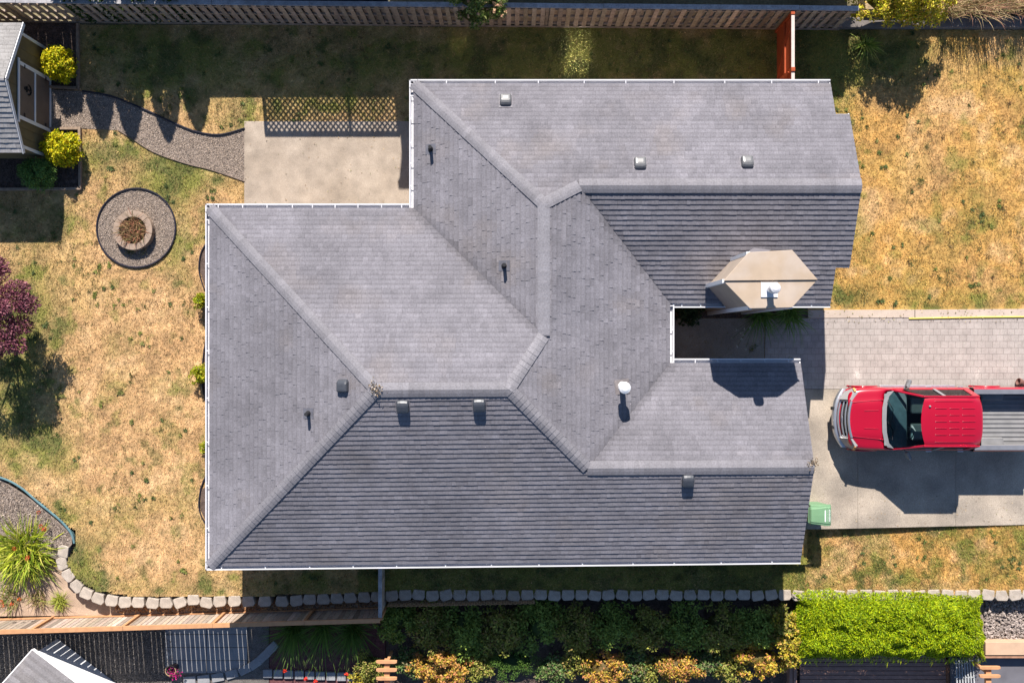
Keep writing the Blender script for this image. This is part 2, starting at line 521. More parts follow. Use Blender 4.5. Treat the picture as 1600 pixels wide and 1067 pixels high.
def scatter_blades(name, n, x0, x1, y0, y1, keep, zf, label):
    X = rng.uniform(x0, x1, n); Y = rng.uniform(y0, y1, n)
    k = keep(X, Y); X = X[k]; Y = Y[k]; n = len(X)
    g = lawn_green(X, Y)
    gg = np.clip(g + rng.normal(0, .22, n), 0, 1)
    col = lawn_colour(X, Y, gg) * rng.lognormal(0, .22, (n, 1))
    a = rng.uniform(0, 2 * np.pi, n); l = rng.uniform(.03, .085, n) * (1 + .5 * g); ti = rng.uniform(.15, 1.1, n); wd = rng.uniform(.006, .014, n)
    z = zf(X, Y)
    hx = np.cos(a) * l * np.cos(ti); hy = np.sin(a) * l * np.cos(ti); hz = l * np.sin(ti)
    sx = -np.sin(a) * wd; sy = np.cos(a) * wd
    b = np.stack([X - sx, Y - sy, z], 1); c = np.stack([X + sx, Y + sy, z], 1); t = np.stack([X + hx, Y + hy, z + hz], 1)
    o = npmesh(name, np.stack([b, c, t], 1), np.clip(col, .004, .9), M_blade)
    return tag(o, label, 'grass', None, 'stuff')


scatter_blades('grass', 420000, -17.2, 17.2, -8.4, 10.3, lambda X, Y: inpoly(X, Y, LAWN_XY) & free_lawn(X, Y), lambda X, Y: X * 0, 'dry tan and green lawn grass round the house')
scatter_blades('grass', 60000, -3.3, 17.2, -8.3, -5.7, lambda X, Y: south_keep(X, Y) & free_lawn(X, Y), lambda X, Y: south_z(X / S + 800), 'patchy grass on the strip below driveway and south gutter')

# coarse olive tufts that survive in the dry turf
F = []; C = []
for i in range(2600):
    x = R.uniform(-16.6, 16.6); y = R.uniform(-8, 10); a1 = np.array([x]); b1 = np.array([y]); south = bool(south_keep(a1, b1)[0])
    if not ((inpoly(a1, b1, LAWN_XY)[0] or south) and free_lawn(a1, b1)[0]): continue
    if fbm(x * .8 + 33, y * .8 + 12, 3) < R.uniform(.38, .62): continue
    z = float(south_z(x / S + 800)) if south else 0.0
    n = R.randint(10, 34); sp = R.uniform(.03, .10); ax = R.uniform(0, 3.14); st = R.uniform(1, 2.4)
    p = rng.normal(0, sp, (n, 2)) * np.array([st, 1 / st]); ca, sa_ = math.cos(ax), math.sin(ax); p = p @ np.array([[ca, sa_], [-sa_, ca]])
    th = rng.uniform(0, 6.28, n); l = rng.uniform(.05, .11, n); wd = rng.uniform(.006, .013, n); ti = rng.uniform(.4, 1.3, n)
    X = x + p[:, 0]; Y = y + p[:, 1]; zz = np.full(n, z)
    F.append(np.stack([np.stack([X + np.sin(th) * wd, Y - np.cos(th) * wd, zz], 1), np.stack([X - np.sin(th) * wd, Y + np.cos(th) * wd, zz], 1), np.stack([X + np.cos(th) * l * np.cos(ti), Y + np.sin(th) * l * np.cos(ti), zz + l * np.sin(ti)], 1)], 1))
    C.append(palette(n, [R.choice([(.14, .14, .05), (.18, .16, .06), (.12, .13, .04), (.24, .16, .07), (.2, .2, .05), (.16, .10, .05)])], .2))
tag(npmesh('grass', np.concatenate(F), np.concatenate(C), M_blade), 'coarse olive tufts standing in the dry tan lawn', 'grass', None, 'stuff')

# weeds in the lawn: flat rosettes of broad leaves
F = []; C = []
for i in range(620):
    x = R.uniform(-16.6, 16.6); y = R.uniform(-8, 10)
    a1 = np.array([x]); b1 = np.array([y])
    south = bool(south_keep(a1, b1)[0])
    if not ((inpoly(a1, b1, LAWN_XY)[0] or south) and free_lawn(a1, b1)[0]): continue
    if lawn_green(a1, b1)[0] < .08 and R.random() < .35: continue
    z = float(south_z(x / S + 800)) if south else 0.0
    k = R.choice([1, 1, 1, 2, 3]); tone = R.choice([(.09, .12, .035), (.11, .14, .035), (.16, .18, .04), (.08, .11, .035), (.2, .2, .06)])
    for q in range(k):
        n = R.randint(7, 13); cx = x + R.gauss(0, .09) * (k > 1); cy = y + R.gauss(0, .09) * (k > 1)
        th = np.linspace(0, 6.28, n, endpoint=False) + rng.normal(0, .25, n); l = rng.uniform(.05, .11, n)
        d = np.stack([np.cos(th), np.sin(th), rng.uniform(.05, .6, n)], 1)
        c = np.array([cx, cy, z + .02]) + d * (l * .5)[:, None]
        F.append(leaf_faces(c, d, .11, .032, up=1.0, rnd=.15)); C.append(palette(n, [tone], .2))
tag(npmesh('weeds', np.concatenate(F), np.concatenate(C), M_blade), 'dark green weed rosettes scattered through the dry lawn', 'weeds', None, 'stuff')


def chips(name, poly, n, size, pal, label, cat, z=.02, hole=None, kind='stuff', flat=.5):
    xy = PX(poly); xs = [p[0] for p in xy]; ys = [p[1] for p in xy]
    X = rng.uniform(min(xs), max(xs), n); Y = rng.uniform(min(ys), max(ys), n)
    k = inpoly(X, Y, xy)
    if hole: k &= ~hole(X, Y)
    X = X[k]; Y = Y[k]; n = len(X)
    c = np.stack([X, Y, z + rng.uniform(0, size * .5, n)], 1)
    d = unit(np.stack([rng.normal(0, 1, n), rng.normal(0, 1, n), rng.normal(0, flat, n)], 1))
    o = npmesh(name, leaf_faces(c, d, size, size * .6, up=1.0, rnd=.2), palette(n, pal, .25), M_chip)
    return tag(o, label, cat, None, kind)


GRAVEL = [(.36, .29, .235), (.26, .21, .175), (.46, .38, .32), (.15, .12, .10), (.38, .29, .22)]
MULCH = [(.10, .07, .055), (.07, .05, .04), (.15, .11, .085), (.05, .04, .035)]

for nm, q, m, z in (('path', PATH, M_gravelbase, .012), ('soil', BED_SHED, M_mulch, .016), ('soil', BED_LEFT, M_sand, -.34)):
    mb = MB(); mb.prism(PX(q), z - .4, z); top_mesh(nm, mb, m, None, None, kind='structure')
mb = MB(); mb.prism(PX([(-80, 735), (0, 748), (60, 788), (112, 832), (112, 850), (92, 876), (80, 870), (-80, 800)]), -.6, -.02)
top_mesh('soil', mb, M_gravelbase, None, None, kind='structure')
for q in BEDS_WEST:
    mb = MB(); mb.prism(PX(q), -.2, .02); top_mesh('soil', mb, M_mulch, None, None, kind='structure')
mb = MB(); mb.prism(PX([(RING_C[0] + RING_R * math.cos(a * .1309), RING_C[1] + RING_R * math.sin(a * .1309)) for a in range(48)]), -.1, .014)
top_mesh('soil', mb, M_gravelbase, None, None, kind='structure')
mb = MB(); mb.prism(PX(PATIO), -.3, .03); top_mesh('patio', mb, M_conc, None, None, kind='structure', bevel=.008)

chips('gravel', PATH, 26000, .034, GRAVEL, 'brown gravel of the curving path from shed to patio', 'gravel', .014)
chips('gravel', [(RING_C[0] + 60 * math.cos(a * .2618), RING_C[1] + 60 * math.sin(a * .2618)) for a in range(24)], 11000, .034, GRAVEL, 'brown gravel in the round bed about the stone ring', 'gravel', .016)
chips('mulch', BED_SHED, 12000, .05, MULCH, 'dark bark mulch in the timber edged beds by the shed', 'mulch', .02)
chips('mulch', [(-60, 745), (0, 750), (60, 790), (110, 834), (108, 850), (92, 868), (70, 860), (-60, 800)], 9000, .045, GRAVEL + MULCH[:2], 'bark chips on the bed above the spiky plant', 'mulch', -.018)
chips('leaf_litter', [(170, 944), (600, 936), (600, 958), (170, 962)], 5000, .06, [(.45, .22, .09), (.32, .15, .07), (.5, .3, .14), (.2, .1, .06)], 'rusty fallen leaves along the foot of the south wooden fence', 'leaf litter', -.32)

chips('leaf_litter', PATIO, 110, .05, [(.30, .2, .1), (.18, .12, .07), (.42, .3, .16), (.2, .2, .07)], 'a few dry leaves strewn on the patio slab', 'leaf litter', .034)
chips('leaf_litter', [(1262, 770), (1600, 770), (1600, 818), (1262, 824)], 110, .045, [(.30, .2, .1), (.18, .12, .07), (.42, .3, .16), (.2, .2, .07)], 'a few dry leaves and grass bits on the lower driveway edge', 'leaf litter', .034)
chips('leaf_litter', [(1262, 484), (1600, 482), (1600, 503), (1262, 505)], 140, .05, [(.24, .22, .08), (.18, .14, .07), (.36, .28, .14)], 'dry grass clippings along the kerb by the paver strip', 'leaf litter', .052)

# driveway: concrete slabs with open joints, paver strip and kerb
def slab(name, q, z, m, z0=-.5, bevel=.005):
    mb = MB(); mb.prism(PX(q, 0), z0, z); return top_mesh(name, mb, m, None, None, kind='structure', bevel=bevel)


slab('driveway', [(1235, 608.5), (1339.7, 608), (1339.7, 825), (1235, 827)], .03, M_drive)
slab('driveway', [(1340, 608), (1492.7, 607), (1492.7, 821.5), (1340, 825)], .03, M_drive)
slab('driveway', [(1493, 607), (1740, 606), (1740, 816.5), (1493, 821.5)], .03, M_drive)
slab('kerb', [(1262, 484.5), (1428, 484), (1428, 496.5), (1262, 497.2)], .05, M_kerb)
slab('kerb', [(1429, 484), (1740, 482), (1740, 495), (1429, 496.5)], .05, M_kerb)

M_paver = bpy.data.materials.new('paver_stone'); M_paver.use_nodes = True
t = M_paver.node_tree; b = t.nodes['Principled BSDF']
co = t.nodes.new('ShaderNodeTexCoord'); br = t.nodes.new('ShaderNodeTexBrick')
br.inputs['Scale'].default_value = 1.0; br.inputs['Brick Width'].default_value = .24; br.inputs['Row Height'].default_value = .205
br.inputs['Mortar Size'].default_value = .006; br.inputs['Mortar Smooth'].default_value = .3; br.inputs['Bias'].default_value = -.1
br.inputs['Color1'].default_value = (.345, .30, .275, 1); br.inputs['Color2'].default_value = (.315, .272, .248, 1); br.inputs['Mortar'].default_value = (.21, .18, .16, 1)
t.links.new(co.outputs['Object'], br.inputs['Vector'])
n = t.nodes.new('ShaderNodeTexNoise'); n.inputs['Scale'].default_value = 3; n.inputs['Detail'].default_value = 8; t.links.new(co.outputs['Object'], n.inputs[0])
n2 = t.nodes.new('ShaderNodeTexNoise'); n2.inputs['Scale'].default_value = 45; t.links.new(co.outputs['Object'], n2.inputs[0])
ad = t.nodes.new('ShaderNodeMath'); ad.operation = 'ADD'; t.links.new(n.outputs[0], ad.inputs[0]); t.links.new(n2.outputs[0], ad.inputs[1])
mr = t.nodes.new('ShaderNodeMapRange'); mr.inputs[1].default_value = .6; mr.inputs[2].default_value = 1.4; mr.inputs[3].default_value = .75; mr.inputs[4].default_value = 1.25
t.links.new(ad.outputs[0], mr.inputs[0])
sc = t.nodes.new('ShaderNodeVectorMath'); sc.operation = 'SCALE'; t.links.new(br.outputs['Color'], sc.inputs[0]); t.links.new(mr.outputs[0], sc.inputs[3])
t.links.new(sc.outputs[0], b.inputs['Base Color']); b.inputs['Roughness'].default_value = .9
bp = t.nodes.new('ShaderNodeBump'); bp.inputs['Strength'].default_value = .6; bp.inputs['Distance'].default_value = .01; bp.invert = True
t.links.new(br.outputs['Fac'], bp.inputs['Height']); t.links.new(bp.outputs[0], b.inputs['Normal'])
slab('walkway', [(1195, 497.6), (1740, 495.3), (1740, 605.6), (1195, 608)], .034, M_paver, bevel=0)
slab('walkway', [(1000, 497.6), (1194, 497.6), (1194, 608), (1000, 608)], .03, mat('court_concrete', (.30, .26, .22), rough=.9, var=.2, scale=1.5, speck=.25, sscale=45))
mb = MB(); mb.prism(PX([(1000, 440), (1262, 440), (1262, 497), (1000, 497)]), -.3, .02); top_mesh('soil', mb, M_mulch, None, None, kind='structure')

# ------------------------------------------------------------------ the house
PITCH = 5 / 12
EZ = 2.75
pT = (EZ + PITCH * 7.59, 0, -PITCH); pW2 = (EZ + PITCH * 2.90, PITCH, 0); pN = (EZ + PITCH * 3.93, 0, -PITCH); pW1 = (EZ + PITCH * 8.91, PITCH, 0)
SM = .0109
pS = (EZ + PITCH * 6.513, -PITCH * SM, PITCH); pS2 = (EZ - PITCH * 1.12, 0, PITCH); pG = (EZ - PITCH * .63, 0, -PITCH); pE = (EZ + PITCH * 4.655, -PITCH, 0)
zp = lambda pl, x, y: pl[0] + pl[1] * x + pl[2] * y


def meet(p1, p2, x=None, y=None):
    """where two roof planes cross, at a given x or y"""
    a = p1[0] - p2[0]; b_ = p1[1] - p2[1]; c = p1[2] - p2[2]
    if x is not None: return (x, -(a + b_ * x) / c)
    return (-(a + c * y) / b_, y)


def meet3(p1, p2, p3):
    A = np.array([[p1[1] - p2[1], p1[2] - p2[2]], [p1[1] - p3[1], p1[2] - p3[2]]]); B = -np.array([p1[0] - p2[0], p1[0] - p3[0]])
    return tuple(np.linalg.solve(A, B))


def hit(px, py, pl, up=0.0):
    """the spot on a roof plane (raised by up) that a photo pixel looks at"""
    u = (px - 800) * S; v = (533.5 - py) * S
    q = pl[1] * u + pl[2] * v
    z = (pl[0] + up + q) / (1 + q / H)
    return Vector((u * (1 - z / H), v * (1 - z / H), z - up))


vA = (-2.90, 7.59); vV1 = (-2.90, 3.93); vC = (-8.91, 3.93); vD = (-8.91, -6.513 + SM * -8.91); vF = (8.5, -6.513 + SM * 8.5); vE = (8.5, -.63); vV3 = (4.655, -.63); vV2 = (4.655, 1.12)
vJ2 = meet(pT, pW2, x=.8775); vJ3 = meet(pW2, pN, x=.8775); vJ1 = meet(pT, pS2, x=1.88); vM = meet(pG, pS, x=2.12); vK = meet(pN, pS, x=-.09); vL = meet3(pN, pS, pW1); vN = meet(pG, pS, x=8.5)
yR = vJ1[1]
TR = [(9.38, 7.59), (9.38, 6.58), (9.78, 6.58), (9.78, yR)]
SR = [(9.78, yR), (9.78, 2.16), (9.38, 2.16), (9.38, 1.12)]
EZV = {vJ2: zp(pT, *vJ2), vJ1: zp(pT, *vJ1), vV2: EZ, vV3: EZ, vM: zp(pG, *vM), vK: zp(pN, *vK), vJ3: zp(pN, *vJ3)}
ETRI = [(vJ3, vJ2, vJ1), (vJ3, vJ1, vV2), (vJ3, vV2, vV3), (vJ3, vV3, vM), (vJ3, vM, vK)]


def tri_plane(tr):
    A = np.array([[1, p[0], p[1]] for p in tr]); return tuple(np.linalg.solve(A, np.array([EZV[p] for p in tr])))


EPL = [tri_plane(tr) for tr in ETRI]


def zE(x, y):
    best = None
    for tr, pl in zip(ETRI, EPL):
        (x1, y1), (x2, y2), (x3, y3) = tr
        d = (y2 - y3) * (x1 - x3) + (x3 - x2) * (y1 - y3)
        a = ((y2 - y3) * (x - x3) + (x3 - x2) * (y - y3)) / d; b_ = ((y3 - y1) * (x - x3) + (x1 - x3) * (y - y3)) / d
        m_ = min(a, b_, 1 - a - b_)
        if best is None or m_ > best[0]: best = (m_, pl)
    return zp(best[1], x, y)


FACES = [  # outline, height, point on eave, along eave, uphill
    ([vA, *TR, vJ1, vJ2], lambda x, y: zp(pT, x, y), vA, (1, 0), (0, -1)),
    ([vA, vJ2, vJ3, vV1], lambda x, y: zp(pW2, x, y), vA, (0, 1), (1, 0)),
    ([vC, vV1, vJ3, vK, vL], lambda x, y: zp(pN, x, y), vC, (1, 0), (0, -1)),
    ([vC, vL, vD], lambda x, y: zp(pW1, x, y), vC, (0, 1), (1, 0)),
    ([vD, vL, vK, vM, vN, vF], lambda x, y: zp(pS, x, y), vD, (1, SM), (-SM, 1)),
    ([vJ2, vJ1, vV2, vV3, vM, vK, vJ3], zE, vV2, (0, 1), (-1, 0)),
    ([vJ1, *SR, vV2], lambda x, y: zp(pS2, x, y), vV2, (1, 0), (0, 1)),
    ([vM, vN, vE, vV3], lambda x, y: zp(pG, x, y), vV3, (1, 0), (0, -1))]


def clip(poly, nx, ny, d):
    out = []; n = len(poly)
    for i in range(n):
        p = poly[i]; q = poly[(i + 1) % n]
        a = p[0] * nx + p[1] * ny - d; b_ = q[0] * nx + q[1] * ny - d
        if a <= 0: out.append(p)
        if (a < 0 < b_) or (b_ < 0 < a):
            t_ = a / (a - b_); out.append((p[0] + (q[0] - p[0]) * t_, p[1] + (q[1] - p[1]) * t_))
    return out


def area(p):
    return abs(sum(p[i][0] * p[(i + 1) % len(p)][1] - p[(i + 1) % len(p)][0] * p[i][1] for i in range(len(p)))) / 2 if len(p) > 2 else 0


def seg_d(p, a, b):
    ax, ay = a; bx, by = b; l2 = (bx - ax) ** 2 + (by - ay) ** 2
    t_ = max(0, min(1, ((p[0] - ax) * (bx - ax) + (p[1] - ay) * (by - ay)) / l2))
    return math.hypot(p[0] - ax - t_ * (bx - ax), p[1] - ay - t_ * (by - ay))


def shingles(mb, poly, zf, o, e, u, base=(.160, .152, .169), course=.137, valleys=(), wmin=.09, wmax=.24, dirt=True):
    v = [(p[0] - o[0]) * u[0] + (p[1] - o[1]) * u[1] for p in poly]; od = o[0] * u[0] + o[1] * u[1]; oe = o[0] * e[0] + o[1] * e[1]
    k = 0
    while k * course < max(v):
        v0 = k * course; v1 = v0 + course
        band = clip(clip(poly, -u[0], -u[1], -(od + v0 - .012)), u[0], u[1], od + v1 + .004)
        k += 1
        if area(band) < 1e-4: continue
        ev = [p[0] * e[0] + p[1] * e[1] for p in band]; x = min(ev) - R.uniform(0, .3)
        ctone = R.uniform(.95, 1.05); ct = R.uniform(.017, .021)
        while x < max(ev):
            wd = R.uniform(wmin, wmax); dr = R.choice([0, 0, .001, .002, .006]); tt = ct + R.choice([-.004, -.002, 0, .001, .003] if abs(u[1]) > .5 else [-.015, -.014, -.002, 0, 0, .001, .002])
            q = clip(clip(clip(band, -e[0], -e[1], -x), e[0], e[1], x + wd - .002), -u[0], -u[1], -(od + v0 - dr))
            x += wd
            if area(q) < 2e-4: continue
            cx = sum(p[0] for p in q) / len(q); cy = sum(p[1] for p in q) / len(q)
            tone = R.gauss(1, .05) * ctone * (.80 + .42 * float(fbm(cx * .6 + 40, cy * .6 + 40, 4)))
            if dirt:
                for a_, b_ in valleys:
                    d_ = seg_d((cx, cy), a_, b_)
                    if d_ < .22: tone *= .72 + .28 * d_ / .22
            br_ = max(0, float(fbm(cx * .9 + 5, cy * .9 + 60, 3)) - .6) * .5
            col = (base[0] * tone * (1 + .35 * br_), base[1] * tone, base[2] * tone * (1 - .5 * br_))
            top = []
            for p in q:
                f_ = (p[0] * u[0] + p[1] * u[1] - od - v0) / (v1 - v0); top.append((p[0], p[1], zf(*p) + .004 + tt * (1 - f_)))
            if sum(top[i][0] * top[(i + 1) % len(top)][1] - top[(i + 1) % len(top)][0] * top[i][1] for i in range(len(top))) < 0: top = top[::-1]
            plain = clip(q, u[0], u[1], od + v0 + course * .62); dark_part = clip(q, -u[0], -u[1], -(od + v0 + course * .62))
            for part, kk in ((plain, 1.04), (dark_part, .88 if abs(u[1]) > .5 else .95)):         # the dark granule band printed along the top of each exposure
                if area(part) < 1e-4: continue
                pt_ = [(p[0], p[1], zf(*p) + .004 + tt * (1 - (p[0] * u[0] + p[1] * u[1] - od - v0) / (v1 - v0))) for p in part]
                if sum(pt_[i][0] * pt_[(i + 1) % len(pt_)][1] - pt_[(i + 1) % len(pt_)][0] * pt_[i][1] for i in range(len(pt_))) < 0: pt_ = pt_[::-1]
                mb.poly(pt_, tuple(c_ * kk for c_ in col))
            for i in range(len(top)):
                a_ = top[i]; b_ = top[(i + 1) % len(top)]
                mb.poly([a_, (a_[0], a_[1], a_[2] - .02), (b_[0], b_[1], b_[2] - .02), b_], col)


M_shingle = mat('asphalt_shingle', (1, 1, 1), rough=.92, var=.13, scale=1.3, detail=9, attr=True, spec=.15, speck=.20, sscale=24)
M_white = mat('white_metal', (.58, .57, .59), rough=.4, var=.04, scale=3)
M_trim = mat('white_trim', (.72, .71, .72), rough=.55, var=.05, scale=3)
M_siding = mat('tan_siding', (.34, .27, .21), rough=.75, var=.08, scale=2)
M_ventm = mat('vent_metal', (.05, .054, .065), rough=.42, var=.15, scale=9, spec=.5)
M_black = mat('black_rubber', (.02, .02, .022), rough=.6, var=.1)

house = thing('house', (0, 0, 0), 'grey shingled house with hipped roof and white gutters in the middle of the plot', 'house')
VAL = [(vV1, vJ3), (vJ1, vV2), (vM, vV3)]
mb = MB()
for i, (poly, zf, o, e, u) in enumerate(FACES):
    l_ = math.hypot(*e); e = (e[0] / l_, e[1] / l_); u = (u[0] / l_, u[1] / l_)
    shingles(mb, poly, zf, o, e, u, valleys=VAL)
for poly, zf, *_ in FACES:                                   # the boards under the shingles
    if zf is zE:
        for tr in ETRI: mb.poly([(p[0], p[1], zE(*p) - .02) for p in tr][::-1], (.1, .1, .11))
    else:
        mb.poly([(p[0], p[1], zf(*p) - .02) for p in poly], (.1, .1, .11))
roof = mb.build('roof', M_shingle, house)


# ridge and hip caps: overlapping bent shingles
def caps(mb, a, b, pl1, pl2, paler=1.10, half=.17):
    """from a (laid first, lower end) to b; pl1 / pl2 heights of the two slopes"""
    a = Vector((a[0], a[1])); b = Vector((b[0], b[1])); d = (b - a); L = d.length; d.normalize(); s_ = Vector((-d.y, d.x))
    if zp(pl1, *(a + d * L * .5 + s_ * .3)) > zp(pl2, *(a + d * L * .5 + s_ * .3)): pl1, pl2 = pl2, pl1
    x = 0.0
    while x < L - .02:
        x1 = min(L, x + .145); rows = []
        tone = R.gauss(paler, .045)
        col = (.160 * tone, .153 * tone, .167 * tone)
        for t_, lift in ((x, .030 + R.uniform(0, .008)), (min(L, x1 + .02), .024)):
            c = a + d * t_; row = []
            for kk, (sx, pl) in enumerate(((half, pl1), (half * .5, pl1), (0, None), (-half * .5, pl2), (-half, pl2))):
                p = c + s_ * sx
                z = (zp(pl1, *c) + zp(pl2, *c)) / 2 if pl is None else zp(pl, *p)
                row.append((p.x, p.y, z + lift + (.012 if pl is not None else .0)))
            rows.append(row)
        i0 = len(mb.f); mb.grid([rows[1], rows[0]], col)
        lo = [(p[0], p[1], p[2] - .022) for p in rows[0]]; mb.grid([rows[0], lo], col)
        for sgn in (0, -1):
            mb.poly([rows[0][sgn], rows[1][sgn], (*rows[1][sgn][:2], rows[1][sgn][2] - .022), (*rows[0][sgn][:2], rows[0][sgn][2] - .022)], col)
        x = x1


mb = MB()
caps(mb, vA, vJ2, pT, pW2); caps(mb, vC, vL, pN, pW1); caps(mb, vD, vL, pS, pW1)
caps(mb, vL, vK, pN, pS, half=.20); caps(mb, vM, vK, pS, EPL[4]); caps(mb, vK, vJ3, pN, EPL[4], paler=1.2); caps(mb, vJ2, vJ3, pW2, EPL[0], paler=1.34)
caps(mb, vJ1, vJ2, pT, EPL[0]); caps(mb, TR[3], vJ1, pT, pS2, half=.20); caps(mb, vN, vM, pG, pS, half=.20)
mb.build('ridge_cap', M_shingle, roof)


def gutter(a, b, m0=0.0, m1=0.0):
    """open trough outside the eave a-b (outside is on the right of a->b); m0/m1 lengthen the ends"""
    a = Vector((*a, 0)); b = Vector((*b, 0)); d = (b - a).normalized(); n = Vector((d.y, -d.x, 0)); L = (b - a).length
    prof = [(-.02, -.005), (-.02, -.13), (.08, -.13), (.128, -.03), (.126, .004), (.090, .004), (.090, -.012), (.108, -.03), (.07, -.11), (0, -.11), (0, -.005)]
    mb = MB(); rows = []
    for off in (-m0, L + m1):
        rows.append([tuple(a + d * off + n * o_ + Vector((0, 0, EZ - .015 + z_))) for o_, z_ in prof])
    mb.grid(rows, closed=True)
    if True:
        mb.poly(rows[0][1:5] + rows[0][:1]); mb.poly((rows[1][1:5] + rows[1][:1])[::-1])
    x = .35
    g = mb.build('gutter', M_white, house)
    while x < L:
        mb = MB(); p = a + d * x; mb.bar(tuple(p + n * -.02 + Vector((0, 0, EZ - .018))), tuple(p + n * .095 + Vector((0, 0, EZ - .018))), .03, .006); mb.build('gutter_strap', M_white, g)
        x += R.uniform(.55, .75) if L < 7 else R.uniform(1.2, 1.5)


q = .128
gutter((9.38, 7.59), vA, 0, q); gutter(vA, vV1, q, 0); gutter(vV1, vC, -q, q); gutter(vC, vD, q, q); gutter(vD, vF, q, 0)
gutter(vE, vV3, 0, -q); gutter(vV3, vV2, 0, 0); gutter(vV2, (9.38, 1.12), -q, 0)

# rakes: white boards under the gable ends
for a_, b_, pl in ((TR[0], TR[1], pT), (TR[1], TR[2], pT), (TR[2], TR[3], pT), (SR[0], SR[1], pS2), (SR[1], SR[2], pS2), (SR[2], SR[3], pS2), (vE, vN, pG), (vN, vF, pS)):
    mb = MB(); mb.bar((a_[0] - .012, a_[1], zp(pl, *a_) - .11), (b_[0] - .012, b_[1], zp(pl, *b_) - .11), .03, .16); mb.build('fascia', M_trim, house)

OUT = [vA, (9.38, 7.59), (9.38, 1.12), vV2, vV3, vE, vF, vD, vC, vV1]
mb = MB(); mb.prism([(p[0] * .999, p[1] * .999) for p in OUT], EZ - .17, EZ - .145); mb.build('soffit', M_trim, house)
mb = MB(); mb.prism(HOUSE, -.6, EZ - .172)
for (x, y0, y1, pa, pb) in ((9.0, 1.6, 7.1, pS2, pT), (8.1, -5.95, -1.1, pS, pG)):
    ym = meet(pa, pb, x=x)[1]
    mb.poly([(x, y0, EZ - .145), (x, y1, EZ - .145), (x, y1, zp(pb, x, y1) - .06), (x, ym, zp(pb, x, ym) - .06), (x, y0, zp(pa, x, y0) - .06)])
z_ = .1
while z_ < 2.5:                                               # lap siding
    for i in range(len(HOUSE)):
        a_ = Vector((*HOUSE[i], 0)); b_ = Vector((*HOUSE[(i + 1) % len(HOUSE)], 0)); d = (b_ - a_).normalized(); n = Vector((-d.y, d.x, 0))
        k_ = [(.004, z_ + .17), (.02, z_), (.004, z_)]
        mb.grid([[tuple(pp + n * o_ + Vector((0, 0, zz))) for o_, zz in k_] for pp in (a_, b_)])
    z_ += .17
wall = mb.build('wall', M_siding, house)

M_pane = bpy.data.materials.new('window_glass'); M_pane.use_nodes = True
b = M_pane.node_tree.nodes['Principled BSDF']; b.inputs['Base Color'].default_value = (.9, .9, .88, 1); b.inputs['Roughness'].default_value = .17; b.inputs['Metallic'].default_value = 1.0


M_pane_half = mat('screened_glass', (.16, .14, .12), rough=.13, var=0, metal=1.0)
M_pane_dull = mat('plain_glass', (.03, .035, .04), rough=.15, var=0, spec=.5)


def window(x, y, n, wd, z0, z1, pm=None):
    """n: outward unit (nx, ny)"""
    sx, sy = -n[1], n[0]; mb = MB(); o_ = .03
    pt = lambda s_, d_, z: (x + sx * s_ + n[0] * d_, y + sy * s_ + n[1] * d_, z)
    f_ = wd / 2 + .04
    mb.bar(pt(-f_ - .04, o_, z0 - .04), pt(f_ + .04, o_, z0 - .04), .05, .08); mb.bar(pt(-f_ - .04, o_, z1 + .04), pt(f_ + .04, o_, z1 + .04), .05, .08)
    mb.bar(pt(-f_, o_, z0), pt(-f_, o_, z1), .08, .05, up=(n[0], n[1], 0)); mb.bar(pt(f_, o_, z0), pt(f_, o_, z1), .08, .05, up=(n[0], n[1], 0))
    fr = mb.build('window', M_trim, house)
    mb = MB(); mb.poly([pt(-wd / 2, .026, z0), pt(wd / 2, .026, z0), pt(wd / 2, .026, z1), pt(-wd / 2, .026, z1)]); mb.build('pane', pm or M_pane_dull, fr)


window(1.95, 7.1, (0, 1), .74, 1.25, 2.35, M_pane); window(-2.0 + .1, 7.1, (0, 1), .6, 1.75, 2.3, M_pane_half)
window(-8.4, 1.8, (-1, 0), 1.6, .9, 2.1); window(-8.4, -3.6, (-1, 0), 1.6, .9, 2.1); window(-5.0, 3.45, (0, 1), 1.8, .3, 2.1); window(-4.0, -6.05, (0, -1), 1.4, .9, 2.1); window(3.0, -6.0, (0, -1), 1.2, .9, 2.1); window(9.0, 4.4, (1, 0), 2.0, .8, 2.1)
mb = MB()
for k in range(4): mb.box(8.1, 8.14, -5.3, -1.8, .04 + k * .53, .04 + k * .53 + .51)
mb.build('garage_door', M_trim, house, bevel=.01)
mb = MB(); mb.box(4.15, 4.2, -.3, .62, .04, 2.08); d_ = mb.build('door', mat('door_paint', (.2, .05, .04), rough=.5), house, bevel=.008)
mb = MB(); mb.lathe(4.24, -.2, [(.03, .98), (.035, 1.0), (.03, 1.03)], 10); mb.build('handle', M_white, d_)


# things on the roof: boxes, pipes, flue
def frame(pl):
    n = Vector((-pl[1], -pl[2], 1)).normalized(); u = Vector((pl[1], pl[2], 0))
    u = Vector((pl[1], pl[2], pl[1] ** 2 + pl[2] ** 2)).normalized(); e = u.cross(n)
    return e, u, n


M_vent_sun = mat('vent_metal_sunlit', (.11, .11, .115), rough=.4, var=.2, scale=9, spec=.5)  # lighter copy of the vent metal, for vents on the sunlit slope


